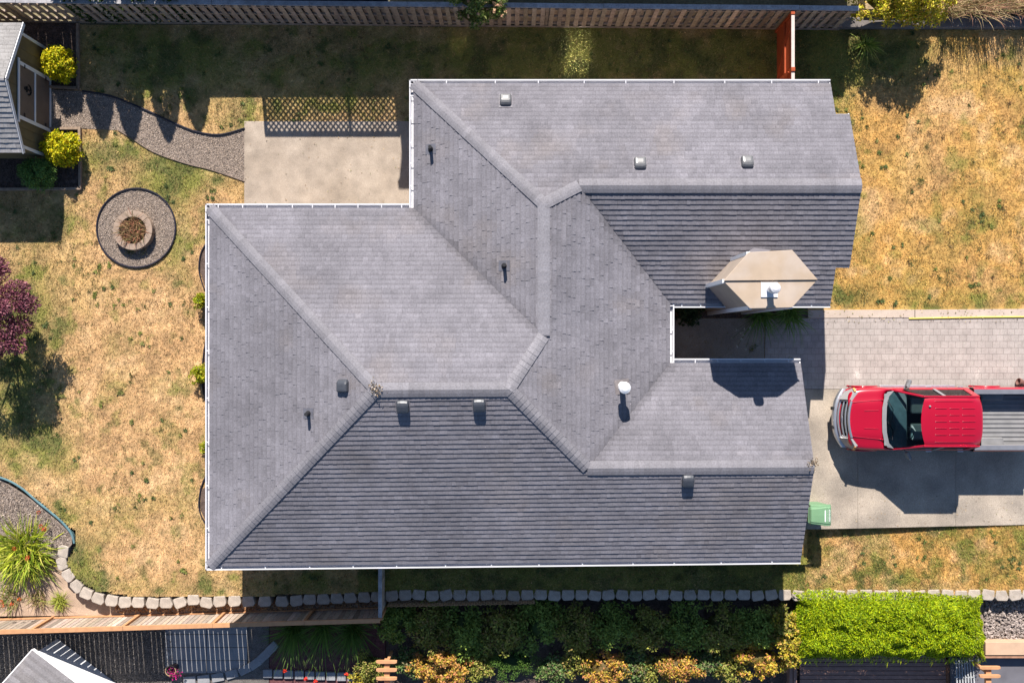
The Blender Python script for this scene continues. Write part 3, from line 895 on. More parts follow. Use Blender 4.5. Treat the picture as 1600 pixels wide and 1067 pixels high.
def roof_vent(px, py, pl, m, yalign=False):
    e, u, n = frame(pl); c = hit(px, py, pl, .08)
    if yalign: u = (Vector((0, 1, 0)) - n * n.y).normalized(); e = u.cross(n)
    mb = MB(); rows = []
    for (hw, lo, hi, z) in ((.17, -.17, .19, .0), (.17, -.17, .18, .07), (.16, -.165, .14, .115), (.135, -.14, .08, .14), (.08, -.08, .03, .15)):
        row = []
        for (sx, sy) in ((-1, .6), (-.8, .95), (-.3, 1), (.3, 1), (.8, .95), (1, .6), (1, -.8), (.85, -1), (-.85, -1), (-1, -.8)):
            yy = (lo + hi) / 2 + sy * (hi - lo) / 2
            row.append(tuple(c + e * (sx * hw) + u * yy + n * (z + .012)))
        rows.append(row)
    mb.grid(rows, closed=True); mb.poly(rows[-1])
    v = mb.build('roof_vent', m, house, smooth=False, bevel=.008)
    mb = MB(); mb.bar(tuple(c - u * .25 + n * .014), tuple(c + u * .24 + n * .014), .40, .006, up=tuple(n)); mb.build('flashing', M_shingle_dk, v)


M_shingle_dk = mat('flashing_metal', (.165, .155, .172), rough=.7, var=.1, scale=6)
for px, py in ((790, 157), (1000.5, 256), (1168, 254)): roof_vent(px, py, pT, M_vent_sun)
roof_vent(536.5, 603, pW1, M_ventm, True)
for px, py in ((629, 634), (748.5, 632)): roof_vent(px, py, pS, M_ventm)
roof_vent(1075.5, 750, pS, M_ventm)


def vent_pipe(px, py, pl):
    e, u, n = frame(pl); c = hit(px, py, pl, .3); mb = MB()
    mb.tube([tuple(c), tuple(c + Vector((0, 0, .36)))], .05, 12); v = mb.build('vent_pipe', M_black, house, smooth=False)
    mb = MB(); mb.bar(tuple(c - u * .17 + n * .016), tuple(c + u * .17 + n * .016), .30, .008, up=tuple(n)); mb.build('flashing', mat('lead', (.10, .10, .12), rough=.6), v)
    mb = MB(); mb.tube([tuple(c + n * .01), tuple(c + Vector((0, 0, .09)))], [.085, .056], 12); mb.build('collar', M_black, v)


vent_pipe(672, 230, pW2); vent_pipe(788, 414, pW2); vent_pipe(478.5, 647, pW1)

e, u, n = frame(EPL[3]); c = hit(976.5, 606, EPL[3], .7); z0 = zE(c.x, c.y); M_galv = mat('galvanised', (.74, .73, .73), rough=.35, var=.08, scale=5, metal=.2)
mb = MB(); mb.lathe(c.x, c.y, [(.085, z0 - .05), (.085, z0 + .62)], 16); fl = mb.build('flue_pipe', M_galv, house)
mb = MB(); mb.lathe(c.x, c.y, [(.13, z0 + .50), (.165, z0 + .52), (.165, z0 + .60), (.12, z0 + .605), (.12, z0 + .65), (.17, z0 + .66), (.16, z0 + .72), (.09, z0 + .76), (.01, z0 + .775)], 22); mb.build('rain_cap', M_galv, fl, smooth=False)
mb = MB(); mb.bar(tuple(Vector((c.x, c.y, z0)) - u * .24 + n * .02), tuple(Vector((c.x, c.y, z0)) + u * .24 + n * .02), .42, .008, up=tuple(n)); mb.build('flashing', mat('stained_flashing', (.17, .15, .15), rough=.6, var=.2, scale=9), fl)
mb = MB(); mb.lathe(c.x, c.y, [(.15, z0 + .03), (.10, z0 + .12)], 16); mb.build('storm_collar', M_galv, fl)

# chimney: six-sided chase with a two-plate metal cap
CZ = 5.14
cp = [P(a_, b_, CZ)[:2] for a_, b_ in ((1130, 439), (1169, 394.5), (1237, 391), (1277, 437.5), (1237.5, 480.5), (1171.5, 482))]
cc = (sum(p[0] for p in cp) / 6, sum(p[1] for p in cp) / 6)
ins = [(cc[0] + (p[0] - cc[0]) * .965, cc[1] + (p[1] - cc[1]) * .965) for p in cp]
mb = MB(); mb.prism(ins, -.1, CZ - .03)
chim = mb.build('chimney', mat('chimney_siding', (.31, .25, .205), rough=.75, var=.1, scale=3), house)
M_cap = mat('cap_metal', (.40, .325, .265), rough=.55, var=.08, scale=2.2, second=(.37, .285, .21), sec_scale=1.3)
ya, yb = cp[0][1], cp[3][1]
mb = MB(); mb.prism([cp[0], cp[1], cp[2], cp[3]], CZ - .02, CZ + .055); mb.build('chimney_cap', M_cap, chim, bevel=.01)
mb = MB(); mb.prism([(cp[0][0] + .01, ya - .012), (cp[3][0] - .01, yb - .012), cp[4], cp[5]], CZ - .024, CZ + .012); mb.build('chimney_cap', M_cap, chim, bevel=.008)
mb = MB()
for p in (ins[0], ins[1], ins[5], ins[4]):
    v_ = Vector((p[0] - cc[0], p[1] - cc[1])).normalized() * .004
    mb.box(p[0] + v_.x - .05, p[0] + v_.x + .05, p[1] + v_.y - .05, p[1] + v_.y + .05, -.05, CZ - .06)
mb.build('corner_board', M_trim, chim)
mb = MB(); x, y, _ = P(1201.5, 453, CZ); mb.box(x - .225, x + .225, y - .20, y + .20, CZ + .013, CZ + .045); bp_ = mb.build('flue_plate', M_white, chim, bevel=.006)
x, y, _ = P(1202, 452, CZ)
mb = MB(); mb.lathe(x, y, [(.09, CZ + .02), (.09, CZ + .44)], 16); fp = mb.build('flue_pipe', M_galv, chim)
mb = MB(); mb.lathe(x, y, [(.12, CZ + .42), (.15, CZ + .44), (.15, CZ + .54), (.13, CZ + .59), (.07, CZ + .62), (.01, CZ + .63)], 20); mb.build('rain_cap', M_white, chim, smooth=False)
# saddle behind the chimney
mb = MB(); s0 = [hit(1140, 412, pS2), hit(1178, 387, pS2), hit(1205, 391, pS2)]
apx = Vector((cp[1][0] - .05, cp[1][1] - .25, zp(pS2, cp[1][0], cp[1][1]) + .25))
mb.poly([tuple(s0[0] + Vector((0, 0, .02))), tuple(apx), tuple(s0[1] + Vector((0, 0, .02)))]); mb.poly([tuple(s0[1] + Vector((0, 0, .02))), tuple(apx), tuple(s0[2] + Vector((0, 0, .02)))])
mb.build('saddle_flashing', M_shingle_dk, house)

# dry leaves caught on ridge and rake
def debris(name, c, r, n, label):
    p = np.array(c) + rng.normal(0, 1, (n, 3)) * np.array([r, r, .02]); p[:, 2] = c[2] + np.abs(rng.normal(0, .025, n))
    d = unit(rng.normal(0, 1, (n, 3)) * np.array([1, 1, .4]))
    tag(npmesh(name, leaf_faces(p, d, .07, .03, 1.0, .3), palette(n, [(.28, .2, .13), (.15, .11, .07), (.32, .27, .22), (.09, .07, .045)], .2), M_chip), label, 'debris', None, 'stuff')


z0 = zp(pN, *vL); debris('leaf_debris', (vL[0] + .02, vL[1] + .05, z0 + .03), .09, 90, 'small heap of dry leaves on the ridge corner')
for k in range(7): pass
y0 = vN[1]; debris('leaf_debris', (8.47, y0 + .1, zp(pG, 8.47, y0) + .0), .07, 90, 'brown moss and leaves at the end of the garage ridge')

# ------------------------------------------------------------------ fences
M_oldwood = mat('weathered_wood', (.33, .265, .215), rough=.9, var=.3, scale=7, attr=True, speck=.2, sscale=30)
M_orange = mat('stained_cedar', (.46, .235, .115), rough=.7, var=.15, scale=6)
M_redwood = mat('red_stained_wood', (.34, .062, .018), rough=.65, var=.14, scale=6)
M_tan = mat('tan_timber', (.42, .27, .16), rough=.8, var=.15, scale=8)
M_capwood = mat('grey_cap_board', (.30, .29, .30), rough=.85, var=.3, scale=4, speck=.2, sscale=20)


def wood_tone(s=.16):
    t = max(.45, R.gauss(1, s)); return (t * R.uniform(.96, 1.06), t, t * R.uniform(.9, 1.02))


nf = thing('wooden_fence', (*P(640, 40)[:2], 0), 'long weathered grey board fence with gaps along the north side', 'fence')
fa = Vector((-18.2, 10.44)); fb = Vector((10.62, 10.17)); fd = (fb - fa).normalized(); fn = Vector((fd.y, -fd.x)); FL = (fb - fa).length; FH = 1.66


def fpt(s_, o_, z): p = fa + fd * s_ + fn * o_; return (p.x, p.y, z)


mb = MB(); s_ = 0
while s_ < FL:
    a_ = R.gauss(0, .006)
    mb.bar(fpt(s_ + a_, .045, .03), fpt(s_ + R.gauss(0, .012), .045, FH - R.uniform(.0, .04)), .138, .02, wood_tone(), up=(fn.x, fn.y, 0))
    mb.bar(fpt(s_ + .135, -.045, .03), fpt(s_ + .135 + R.gauss(0, .012), -.045, FH - R.uniform(0, .04)), .138, .02, wood_tone(), up=(fn.x, fn.y, 0))
    s_ += .27
mb.build('boards', M_oldwood, nf)
for z_ in (.25, .85, 1.45):
    mb = MB(); mb.bar(fpt(0, 0, z_), fpt(FL, 0, z_), .068, .085, (.9, .9, .9)); mb.build('rail', M_oldwood, nf)
mb = MB(); mb.bar(fpt(0, .057, .07), fpt(FL, .057, .07), .022, .12, (.8, .8, .8)); mb.build('kick_board', M_oldwood, nf)
s_ = 0
while s_ < FL - .5:
    l_ = min(3.0, FL - s_); mb = MB(); mb.bar(fpt(s_ + .004, -.02, FH + .02), fpt(s_ + l_ - .004, -.02 + R.gauss(0, .006), FH + .02 + R.gauss(0, .006)), .15, .035); mb.build('cap_board', M_capwood, nf, bevel=.004); s_ += l_
s_ = .1
while s_ < FL:
    mb = MB(); mb.bar(fpt(s_, -.0, -.3), fpt(s_, 0, FH), .07, .088, (.8, .8, .8)); mb.build('post', M_oldwood, nf); s_ += 2.4

# red gate fence between the long fence and the house
rx = 8.60
rf = thing('gate_fence', (rx, 8.6, 0), 'rust red board gate with pale cap between fence and house', 'fence')
mb = MB(); y_ = 7.16
while y_ < 10.1:
    if not (8.28 < y_ < 8.36): mb.bar((rx, y_ + .07, .05), (rx, y_ + .07, 1.66), .02, .142, (1, 1, 1), up=(1, 0, 0)) if False else mb.box(rx - .01, rx + .01, y_, y_ + .141, .05, 1.66)
    y_ += .143
mb.build('boards', M_redwood, rf)
mb = MB(); mb.box(rx - .055, rx - .011, 8.40, 10.08, .95, 1.03); mb.build('rail', M_redwood, rf)
mb = MB(); mb.bar((rx - .03, 8.45, .2), (rx - .03, 9.9, 1.55), .04, .07, up=(1, 0, 0)); mb.build('brace', M_redwood, rf)
mb = MB(); mb.bar((rx - .05, 7.25, .15), (rx - .05, 8.3, 1.5), .04, .09, up=(1, 0, 0)); mb.build('brace', M_redwood, rf)
mb = MB(); mb.box(rx - .06, rx + .06, 8.26, 8.38, -.2, 1.74); mb.build('post', M_redwood, rf, bevel=.006)
for y0, y1 in ((7.16, 8.25), (8.39, 9.98)):
    mb = MB(); mb.box(rx - .045, rx + .055, y0, y1, 1.662, 1.70); mb.build('cap_board', mat('pale_cap', (.55, .45, .40), rough=.7, var=.1), rf, bevel=.004)
mb = MB(); mb.box(rx - .06, rx + .06, 10.0, 10.09, -.2, 1.72); mb.build('post', M_redwood, rf, bevel=.006)

# south fence
M_board = mat('fence_board', (.34, .27, .225), rough=.85, var=.22, scale=9, attr=True, speck=.15, sscale=30)
sa = Vector(P(-90, 990.5, .98)[:2]); sb = Vector(P(598, 969.5, .98)[:2])
sf = thing('wooden_fence', (*((sa + sb) / 2), -.3), 'cedar framed fence of grey boards below the curved stone edging', 'fence')
sd = (sb - sa).normalized(); sn = Vector((-sd.y, sd.x)); SL = (sb - sa).length
spt = lambda s_, o_, z: (*(sa + sd * s_ + sn * o_), z)
mb = MB(); s_ = .05; ang = Vector((sn.x, sn.y, 0))
while s_ < SL - .05:
    mb.bar(spt(s_ + .07, .0, -.82), spt(s_ + .07 + R.gauss(0, .003), 0, .92), .142, .018, wood_tone(.2), up=tuple(ang)); s_ += .160 + (R.random() < .25) * R.uniform(-.008, .006)
mb.build('boards', M_board, sf)
for z_ in (-.30,):
    mb = MB(); mb.bar(spt(0, .04, z_), spt(SL, .04, z_), .04, .10); mb.build('rail', M_orange, sf, bevel=.004)
mb = MB(); mb.bar(spt(0, .03, .88), spt(SL, .03, .88), .04, .09); mb.build('rail', M_orange, sf, bevel=.004)
sx = SL - .05; k = 0
posts = []
for tx in (50, 192, 332, 420, 476, 594):
    p = Vector(P(tx, 0, .98)[:2]); s_ = (p.x - sa.x) / sd.x; posts.append(s_)
    if tx != 420: mb = MB(); mb.bar(spt(s_, .045, -.6), spt(s_, .045, .95), .09, .09); mb.build('post', M_orange, sf, bevel=.004)
edges = [0] + [s_ for s_ in posts if s_ != posts[3]]
for a_, b_ in zip(edges[:-1], edges[1:]):
    mb = MB(); mb.bar(spt(a_ + .003, .01, .97), spt(b_ - .003, .01, .97 + R.gauss(0, .008)), .14, .04); mb.build('cap_board', M_orange, sf, bevel=.005)

hx = P(594, 0, .98)[0]
hf = thing('short_fence', (hx, -8.0, -.3), 'short plank fence with grey cap joining house wall to south fence', 'fence')
mb = MB(); y_ = sb.y + .16
while y_ < -6.12: mb.box(hx - .01, hx + .01, y_, y_ + .14, -.4, .93, wood_tone()); y_ += .144
mb.build('boards', M_board, hf)
mb = MB(); mb.box(hx - .06, hx + .06, sb.y + .1, -6.12, .95, .99); mb.build('cap_board', M_capwood, hf, bevel=.004)


def lattice(mb, x0, x1, y, z0, z1, sp, wd, th, col=(1, 1, 1), dy=0.0):
    """crossed strips in the vertical plane y (dy: slope of that plane along x)"""
    for sg, off in ((1, 0), (-1, th)):
        c = x0 - (z1 - z0) if sg == 1 else x0
        while c < (x1 if sg == 1 else x1 + (z1 - z0)):
            a_ = [c, z0]; b_ = [c + sg * (z1 - z0), z1]
            pts = [a_, b_]
            lo = min(pts, key=lambda p: p[0]); hi = max(pts, key=lambda p: p[0])
            if lo[0] < x0: lo[1] += (x0 - lo[0]) * (hi[1] - lo[1]) / (hi[0] - lo[0]); lo[0] = x0
            if hi[0] > x1: hi[1] += (x1 - hi[0]) * (hi[1] - lo[1]) / (hi[0] - lo[0]); hi[0] = x1
            if hi[0] - lo[0] > .02:
                mb.bar((lo[0], y + off + dy * (lo[0] - x0), lo[1]), (hi[0], y + off + dy * (hi[0] - x0), hi[1]), wd, th, col, up=(0, 1, 0))
            c += sp


# the neighbours' privacy screen, behind the fence, whose lattice shades the patio edge
M_navy = mat('navy_shade', (.10, .11, .16), rough=.7, var=.15)  # blue-grey of boards in shade, put into the screen's own colour
ps = thing('privacy_screen', (-7, 10.72, 0), 'tall dark privacy screen with lattice top behind the north fence', 'screen')
mb = MB(); x_ = -10.7
while x_ < -3.98: mb.box(x_, x_ + .139, 10.71, 10.73, 0, 2.12); x_ += .14  # solid lower boards added to keep the sun off fence cap and ground
mb.build('boards', M_navy, ps)
mb = MB(); lattice(mb, -8.28, -3.97, 10.72, 2.12, 3.12, .168, .050, .010); mb.build('lattice', M_navy, ps)
mb = MB(); mb.box(-8.33, -3.95, 10.68, 10.77, 3.10, 3.19); mb.build('rail', M_navy, ps); mb = MB(); mb.box(-10.7, -3.95, 10.68, 10.77, 2.09, 2.16); mb.build('rail', M_navy, ps)
for x_ in (-10.7, -8.3, -5.55, -3.98):
    mb = MB(); mb.box(x_ - .045, x_ + .045, 10.735, 10.825, 0, 3.16 if x_ > -9 else 2.2); mb.build('post', M_navy, ps)

# neighbour's house to the north, out of the frame
nh = thing('neighbour_house', (2, 16, 0), 'two storey house beyond the north fence that shades the yard', 'house')
mb = MB(); mb.box(-4.1, -1.7, 12.75, 24, 0, 5.5); mb.box(-1.69, 10.0, 15.75, 24, 0, 5.5); mb.build('wall', M_siding, nh)
mb = MB()
def slope_roof(x0, x1, y0, y1, z, rise): mb.grid([[(x0, y0, z), (x1, y0, z)], [(x0, (y0 + y1) / 2, z + rise), (x1, (y0 + y1) / 2, z + rise)], [(x0, y1, z), (x1, y1, z)]], (.18, .17, .18)); mb.box(x0, x1, y0, y0 + .1, z - .18, z - .004, (.5, .5, .5))
slope_roof(-4.25, -1.6, 12.2, 24.2, 5.69, 2.4); slope_roof(-1.59, 10.2, 15.2, 24.2, 5.69, 2.0)
mb.build('roof', M_shingle, nh)
for x_ in (0.5, 4.0, 7.5):
    mb = MB(); mb.box(x_ - .6, x_ + .6, 15.71, 15.748, 3.2, 4.5); mb.build('window', M_pane, nh)

# lattice along the foot of the block wall
lt = thing('lattice_panel', (*P(715, 942, 0)[:2], -.5), 'low tan wooden lattice strip at the foot of the stone edging', 'lattice')
mb = MB(); x0, y0, _ = P(606, 944, 0); x1, y1, _ = P(835, 939, 0); lattice(mb, x0, x1, y0, -.35, .3, .16, .035, .010, dy=(y1 - y0) / (x1 - x0)); mb.build('strips', M_tan, lt)
mb = MB(); mb.bar((x0, y0 + .02, -.36), (x1, y1 + .02, -.36), .03, .05); mb.build('rail', M_tan, lt)

# ------------------------------------------------------------------ garden shed
M_shed = mat('shed_siding', (.155, .12, .065), rough=.8, var=.15, scale=4)
M_sheddoor = mat('shed_door_paint', (.17, .125, .095), rough=.75, var=.12, scale=4)
M_plastic = mat('anchor_paint', (.012, .012, .014), rough=.6, var=.1)
sx = -15.02; sy0, sy1 = 5.93, 9.45; ez, rz = 2.0, 2.9; ym = (sy0 + sy1) / 2
sh = thing('garden_shed', (-17, ym, 0), 'brown garden shed with white trimmed double door and anchor sign', 'shed')
mb = MB(); mb.prism([(sx, sy0), (sx, sy1), (-19.5, sy1), (-19.5, sy0)], -.1, ez + .0)
mb.poly([(sx, sy0, ez), (sx, sy1, ez), (sx, ym, rz - .1)]); mb.poly([(-19.5, sy1, ez), (-19.5, sy0, ez), (-19.5, ym, rz - .1)])
y_ = sy0 + .02
while y_ < sy1 - .3:                                    # grooved sheet siding
    zt = ez + (rz - .1 - ez) * (1 - abs(y_ + .14 - ym) / (ym - sy0)) - .06
    mb.box(sx, sx + .012, y_, y_ + .285, .02, zt); y_ += .30
mb.build('wall', M_shed, sh)
pa = lambda y: ez - .06 + (rz - ez + .08) * (1 - abs(y - ym) / (ym - 5.72))
shp = (0, 0, 0)
sN = (rz + .02 + (ym) * (rz - ez + .08) / (ym - 5.72), 0, -(rz - ez + .08) / (ym - 5.72)); sS = (rz + .02 - ym * (rz - ez + .08) / (ym - 5.72), 0, (rz - ez + .08) / (ym - 5.72))
mb = MB()
shingles(mb, [(-19.8, 2 * ym - 5.72), (-14.86, 2 * ym - 5.72), (-14.86, ym), (-19.8, ym)], lambda x, y: zp(sN, x, y), (-14.86, 2 * ym - 5.72), (1, 0), (0, -1), base=(.215, .205, .20), dirt=False)  # sunward slope: base darkened against the other slope to hold down its sunlit brightness
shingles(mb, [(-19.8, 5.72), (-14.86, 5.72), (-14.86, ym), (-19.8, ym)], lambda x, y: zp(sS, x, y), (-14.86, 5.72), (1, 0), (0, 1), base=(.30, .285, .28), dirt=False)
mb.grid([[(-19.8, 5.72, zp(sS, 0, 5.72) - .03), (-14.87, 5.72, zp(sS, 0, 5.72) - .03)], [(-19.8, ym, rz - .01), (-14.87, ym, rz - .01)], [(-19.8, 2 * ym - 5.72, zp(sS, 0, 5.72) - .03), (-14.87, 2 * ym - 5.72, zp(sS, 0, 5.72) - .03)]], (.15, .12, .1))
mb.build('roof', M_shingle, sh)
for sgn in (-1, 1): mb = MB(); mb.bar((-14.85, ym, rz - .07), (-14.85, ym + sgn * (ym - 5.72), ez - .13), .03, .12); mb.build('fascia', M_trim, sh)
for y_ in (sy0 + .04, sy1 - .04):
    mb = MB(); mb.box(sx + .0125, sx + .04, y_ - .045, y_ + .045, 0, 1.93); mb.build('corner_board', M_trim, sh)
dy0, dy1 = 6.86, 8.44
dr = None
mb = MB(); mb.box(sx + .013, sx + .04, dy0, dy1, .06, 1.86); dr = mb.build('door', M_sheddoor, sh)
mb = MB(); mb.box(sx + .041, sx + .062, dy0 - .09, dy0 + .02, .02, 1.9); mb.box(sx + .041, sx + .062, dy1 - .02, dy1 + .09, .02, 1.9)
mb.box(sx + .041, sx + .062, dy0 + .021, dy1 - .021, .02, .10); mb.box(sx + .041, sx + .07, dy0 - .2, dy1 + .16, 1.901, 1.99); mb.box(sx + .041, sx + .062, dy0 + .021, dy1 - .021, .96, 1.03)
mb.build('door_trim', M_trim, dr)
for y_ in (dy0 + .05, dy1 - .05):
    for z_ in (.35, 1.6): mb = MB(); mb.box(sx + .063, sx + .07, y_ - .03, y_ + .09, z_, z_ + .05); mb.build('hinge', M_plastic, dr)
# the anchor on the upper panel
ay, az = ym + .08, 1.43; mb = MB(); X_ = sx + .062
A_ = lambda u_, v_: (X_, ay + u_, az + v_)
mb.bar(A_(0, -.17), A_(0, .12), .035, .035); mb.bar(A_(-.09, .06), A_(.09, .06), .03, .03)
mb.tube([A_(.045 * math.cos(t_), .155 + .045 * math.sin(t_)) for t_ in np.linspace(0, 6.28, 13)], .014, 6)
mb.tube([A_(.15 * math.sin(t_), -.03 - .15 * math.cos(t_)) for t_ in np.linspace(-1.25, 1.25, 11)], .02, 6)
for s_ in (-1, 1): mb.poly([A_(s_ * .19, -.07), A_(s_ * .10, -.09), A_(s_ * .15, .03)])
mb.build('anchor_sign', M_plastic, sh)

# timbers round the shed beds, plastic strips along the path
M_timber = mat('edging_timber', (.26, .19, .14), rough=.9, var=.25, scale=9)
M_edge = mat('black_edging', (.018, .018, .03), rough=.5, var=.1)
for q, lb in (([(123, 38), (123.5, 141)], 'long weathered timber edging beside the upper yellow bush bed'), ([(124, 139), (79, 137)], 'short timber edging between upper shed bed and gravel path'), ([(79, 202), (125, 202)], 'short timber edging between gravel path and lower shed bed'),
              ([(126, 200), (127, 296)], 'timber edging on the lawn side of the lower shed bed'), ([(128, 295.5), (-40, 297)], 'long timber edging below the green bush bed')):
    a_ = P(*q[0]); b_ = P(*q[1]); mb = MB(); mb.bar((a_[0], a_[1], .05), (b_[0], b_[1], .05), .085, .13)
    top_mesh('timber_edging', mb, M_timber, lb, 'edging', 'timber edgings of the shed beds', bevel=.008)


def edging(pts, z, r, m, lb, close=False):
    pts = [Vector((*P(*p)[:2], z)) for p in pts]; out = []
    n = len(pts)
    for i in range(n - 1):
        p0, p1, p2, p3 = pts[max(i - 1, 0)], pts[i], pts[i + 1], pts[min(i + 2, n - 1)]
        for t_ in np.linspace(0, 1, 5, endpoint=False):
            out.append(.5 * ((2 * p1) + (p2 - p0) * t_ + (2 * p0 - 5 * p1 + 4 * p2 - p3) * t_ ** 2 + (3 * p1 - p0 - 3 * p2 + p3) * t_ ** 3))
    out.append(pts[-1]); mb = MB(); mb.tube([tuple(p) for p in out], r, 6)
    rows = [[(p.x, p.y, p.z) for p in out], [(p.x, p.y, -.12) for p in out]]; mb.grid(rows)
    return top_mesh('lawn_edging', mb, m, lb, 'edging', loc=tuple(out[0]))


edging(PATH[1:8], .05, .026, M_edge, 'black plastic edging along the upper side of the gravel path')
edging(PATH[8:14], .03, .016, mat('brown_edging', (.16, .12, .10), rough=.6), 'thin brown edging along the lower side of the gravel path')
edging([(RING_C[0] + RING_R * math.cos(a_ * .2244), RING_C[1] + RING_R * math.sin(a_ * .2244)) for a_ in range(29)], .045, .028, M_edge, 'black ring edging round the circular gravel bed')
edging([(-70, 728), (0, 745), (32, 760), (62, 785), (95, 812), (112, 832), (117, 848)], .05, .034, mat('teal_edging', (.10, .18, .20), rough=.5, var=.2, scale=3), 'blue green plastic edging of the bed by the spiky plant')
for q, lb in (([(322, 382), (314, 398), (312, 425), (320, 452)], 'black edging of the small bed at west wall near the inner corner'), ([(322, 534), (318, 560), (316, 595), (322, 626)], 'black edging of the middle bed under the west gutter'), ([(322, 744), (314, 765), (312, 795), (321, 816)], 'black edging of the lowest bed under the west gutter')):
    edging(q, .05, .022, M_edge, lb)

# stone ring with a dry plant
rc = P(212.5, 361.5); ring = thing('stone_ring', (rc[0], rc[1], 0), 'tan stone planter ring in the middle of a gravel circle', 'planter ring')
M_ring = mat('ring_stone', (.29, .215, .165), rough=.9, var=.18, scale=6, speck=.15, sscale=50)
for k in range(7):
    a0 = k * 2 * math.pi / 7 + .72; a1 = a0 + 2 * math.pi / 7 - (.02 if k else .045)
    aa = np.linspace(a0, a1, 7); mb = MB()
    mb.prism([(rc[0] + .635 * math.cos(t_), rc[1] + .635 * math.sin(t_)) for t_ in aa] + [(rc[0] + .435 * math.cos(t_), rc[1] + .435 * math.sin(t_)) for t_ in aa[::-1]], 0, .27 + R.uniform(-.008, .008))
    mb.build('block', M_ring, ring, bevel=.012)
mb = MB(); mb.lathe(rc[0], rc[1], [(.43, .02), (.43, .12), (.2, .16), (.01, .17)], 20); mb.build('soil_fill', M_soil, ring)
dp = thing('dry_plant', (rc[0], rc[1], .12), 'withered brown and green plant growing inside the stone ring', 'plant')
f1, c1 = strap_faces(rc[0], rc[1], .14, 420, .46, .024, 1.0, [(.26, .15, .075), (.18, .13, .05), (.36, .22, .12), (.12, .12, .04), (.30, .12, .07), (.22, .12, .06)], .9, .36)
npmesh('foliage', f1, c1, M_blade, dp)
for (q, n_) in (((205, 392), 40), ((226, 391), 22)):
    x_, y_, _ = P(*q); f1, c1 = strap_faces(x_, y_, .02, n_, .2, .02, 1.2, [(.25, .2, .09), (.10, .12, .04), (.3, .22, .1)], .5, .12)
    o_ = npmesh('weed_tuft', f1, c1, M_blade); o_['label'] = 'dry weed tuft on gravel at the foot of the stone ring'; o_['category'] = 'weed'; o_['group'] = 'weed tufts at the stone ring'

# ------------------------------------------------------------------ block wall
M_block = mat('wall_block', (.37, .315, .265), rough=.95, var=.22, scale=4, speck=.22, sscale=35, bump=.5, bscale=40, attr=True)
bw = thing('retaining_wall', (0, 0, 0), 'low wall of pale tapered concrete blocks edging the south lawn', 'retaining wall')
var = []
for v_ in range(4):
    mb = MB(); t_ = R.uniform(.9, 1.06)
    j = lambda: R.gauss(0, .012)
    mb.prism([(-.175 + j(), .17), (-.22 + j(), -.07), (-.15 + j(), -.17 + j()), (.15 + j(), -.17 + j()), (.22 + j(), -.07), (.175 + j(), .17)], -.95, .0, (t_, t_, t_))
    var.append(mb.build('block', M_block, bw, bevel=.022))
pts = [(98, 862), (96, 881), (106, 900), (119, 916), (134, 928), (153, 935), (174, 938.5), (195, 941), (216, 941.5), (238, 942.5), (259, 942), (281, 941.5), (302, 937.5), (322, 941.5), (343, 939.5), (366, 939), (388, 940), (414, 940), (440, 940), (463, 938.5), (484, 937), (505, 936), (526, 935), (547, 934), (569, 933), (590, 932)]
pts += [(612 + 21.2 * k_, 929.5 + (1.2 if k_ % 3 == 0 else 0)) for k_ in range(48)]
for i, q in enumerate(pts):
    zt = .03 if q[0] < 640 else float(south_z(q[0])) + .05
    x_, y_, _ = P(*q, zt)
    a_ = pts[max(i - 1, 0)]; b_ = pts[min(i + 1, len(pts) - 1)]
    o_ = var[i] if i < 4 else var[R.randrange(4)].copy()
    if i >= 4: COL.objects.link(o_)
    o_.parent = bw; o_.location = (x_, y_, zt + R.uniform(-.012, .012)); o_.rotation_euler = (R.gauss(0, .02), R.gauss(0, .02), math.atan2(-(b_[1] - a_[1]), b_[0] - a_[0]) + R.gauss(0, .08))

# ------------------------------------------------------------------ ground south of the wall
def flat(name, q, z, m, th=.3):
    mb = MB(); mb.prism(PX(q, z), z - th, z); return top_mesh(name, mb, m, None, None, kind='structure')


M_darkgravel = mat('dark_gravel', (.13, .115, .105), rough=.95, var=.3, scale=6, speck=.6, sscale=35, bump=.8, bscale=40)
flat('soil', [(-90, 976), (420, 976), (420, 1130), (-90, 1130)], -.80, M_darkgravel)
flat('soil', [(421, 960), (602, 960), (602, 1130), (421, 1130)], -.81, mat('red_mulch', (.12, .05, .05), rough=.95, var=.3, scale=5, speck=.5, sscale=35))
flat('soil', [(603, 936), (1256, 936), (1256, 1130), (603, 1130)], -.9, M_mulch)
flat('soil', [(1257, 936), (1720, 936), (1720, 1026), (1257, 1026)], -.48, M_gravelbase)
chips('gravel', [(-60, 985), (256, 985), (256, 1090), (-60, 1090)], 26000, .04, [(.16, .14, .125), (.10, .09, .085), (.24, .21, .19), (.07, .065, .06)], 'dark gravel in the neighbouring yard below the south fence', 'gravel', -.79)
for i, (y0, y1) in enumerate(((968, 990), (991, 1010.5), (1011.5, 1031), (1032, 1051))):
    flat('walkway', [(258, y0), (322, y0), (322, y1), (258, y1)], -.78, M_slab); flat('walkway', [(323, y0), (386, y0), (386, y1), (323, y1)], -.78, M_slab)
bl = thing('paver_edging', (*P(405, 1030, -.75)[:2], -.8), 'curved row of grey edging blocks beside the neighbouring slab path', 'edging')
for i, q in enumerate([(425, 1012), (412, 1025), (398, 1037), (382, 1046), (362, 1053), (340, 1058), (318, 1061), (296, 1063)]):
    x_, y_, _ = P(*q, -.74); a_ = (.75, .73, .62, .45, .28, .2, .12, .08)[i]; mb = MB()
    mb.prism([(x_ + math.cos(a_) * u_ - math.sin(a_) * v2, y_ + math.sin(a_) * u_ + math.cos(a_) * v2) for u_, v2 in ((-.2, -.14), (.2, -.14), (.2, .14), (-.2, .14))], -.9, -.73); mb.build('block', M_slab, bl, bevel=.015)
bl = thing('paver_edging', (*P(490, 1055, -.75)[:2], -.81), 'straight row of grey edging blocks below the red mulch bed', 'edging')
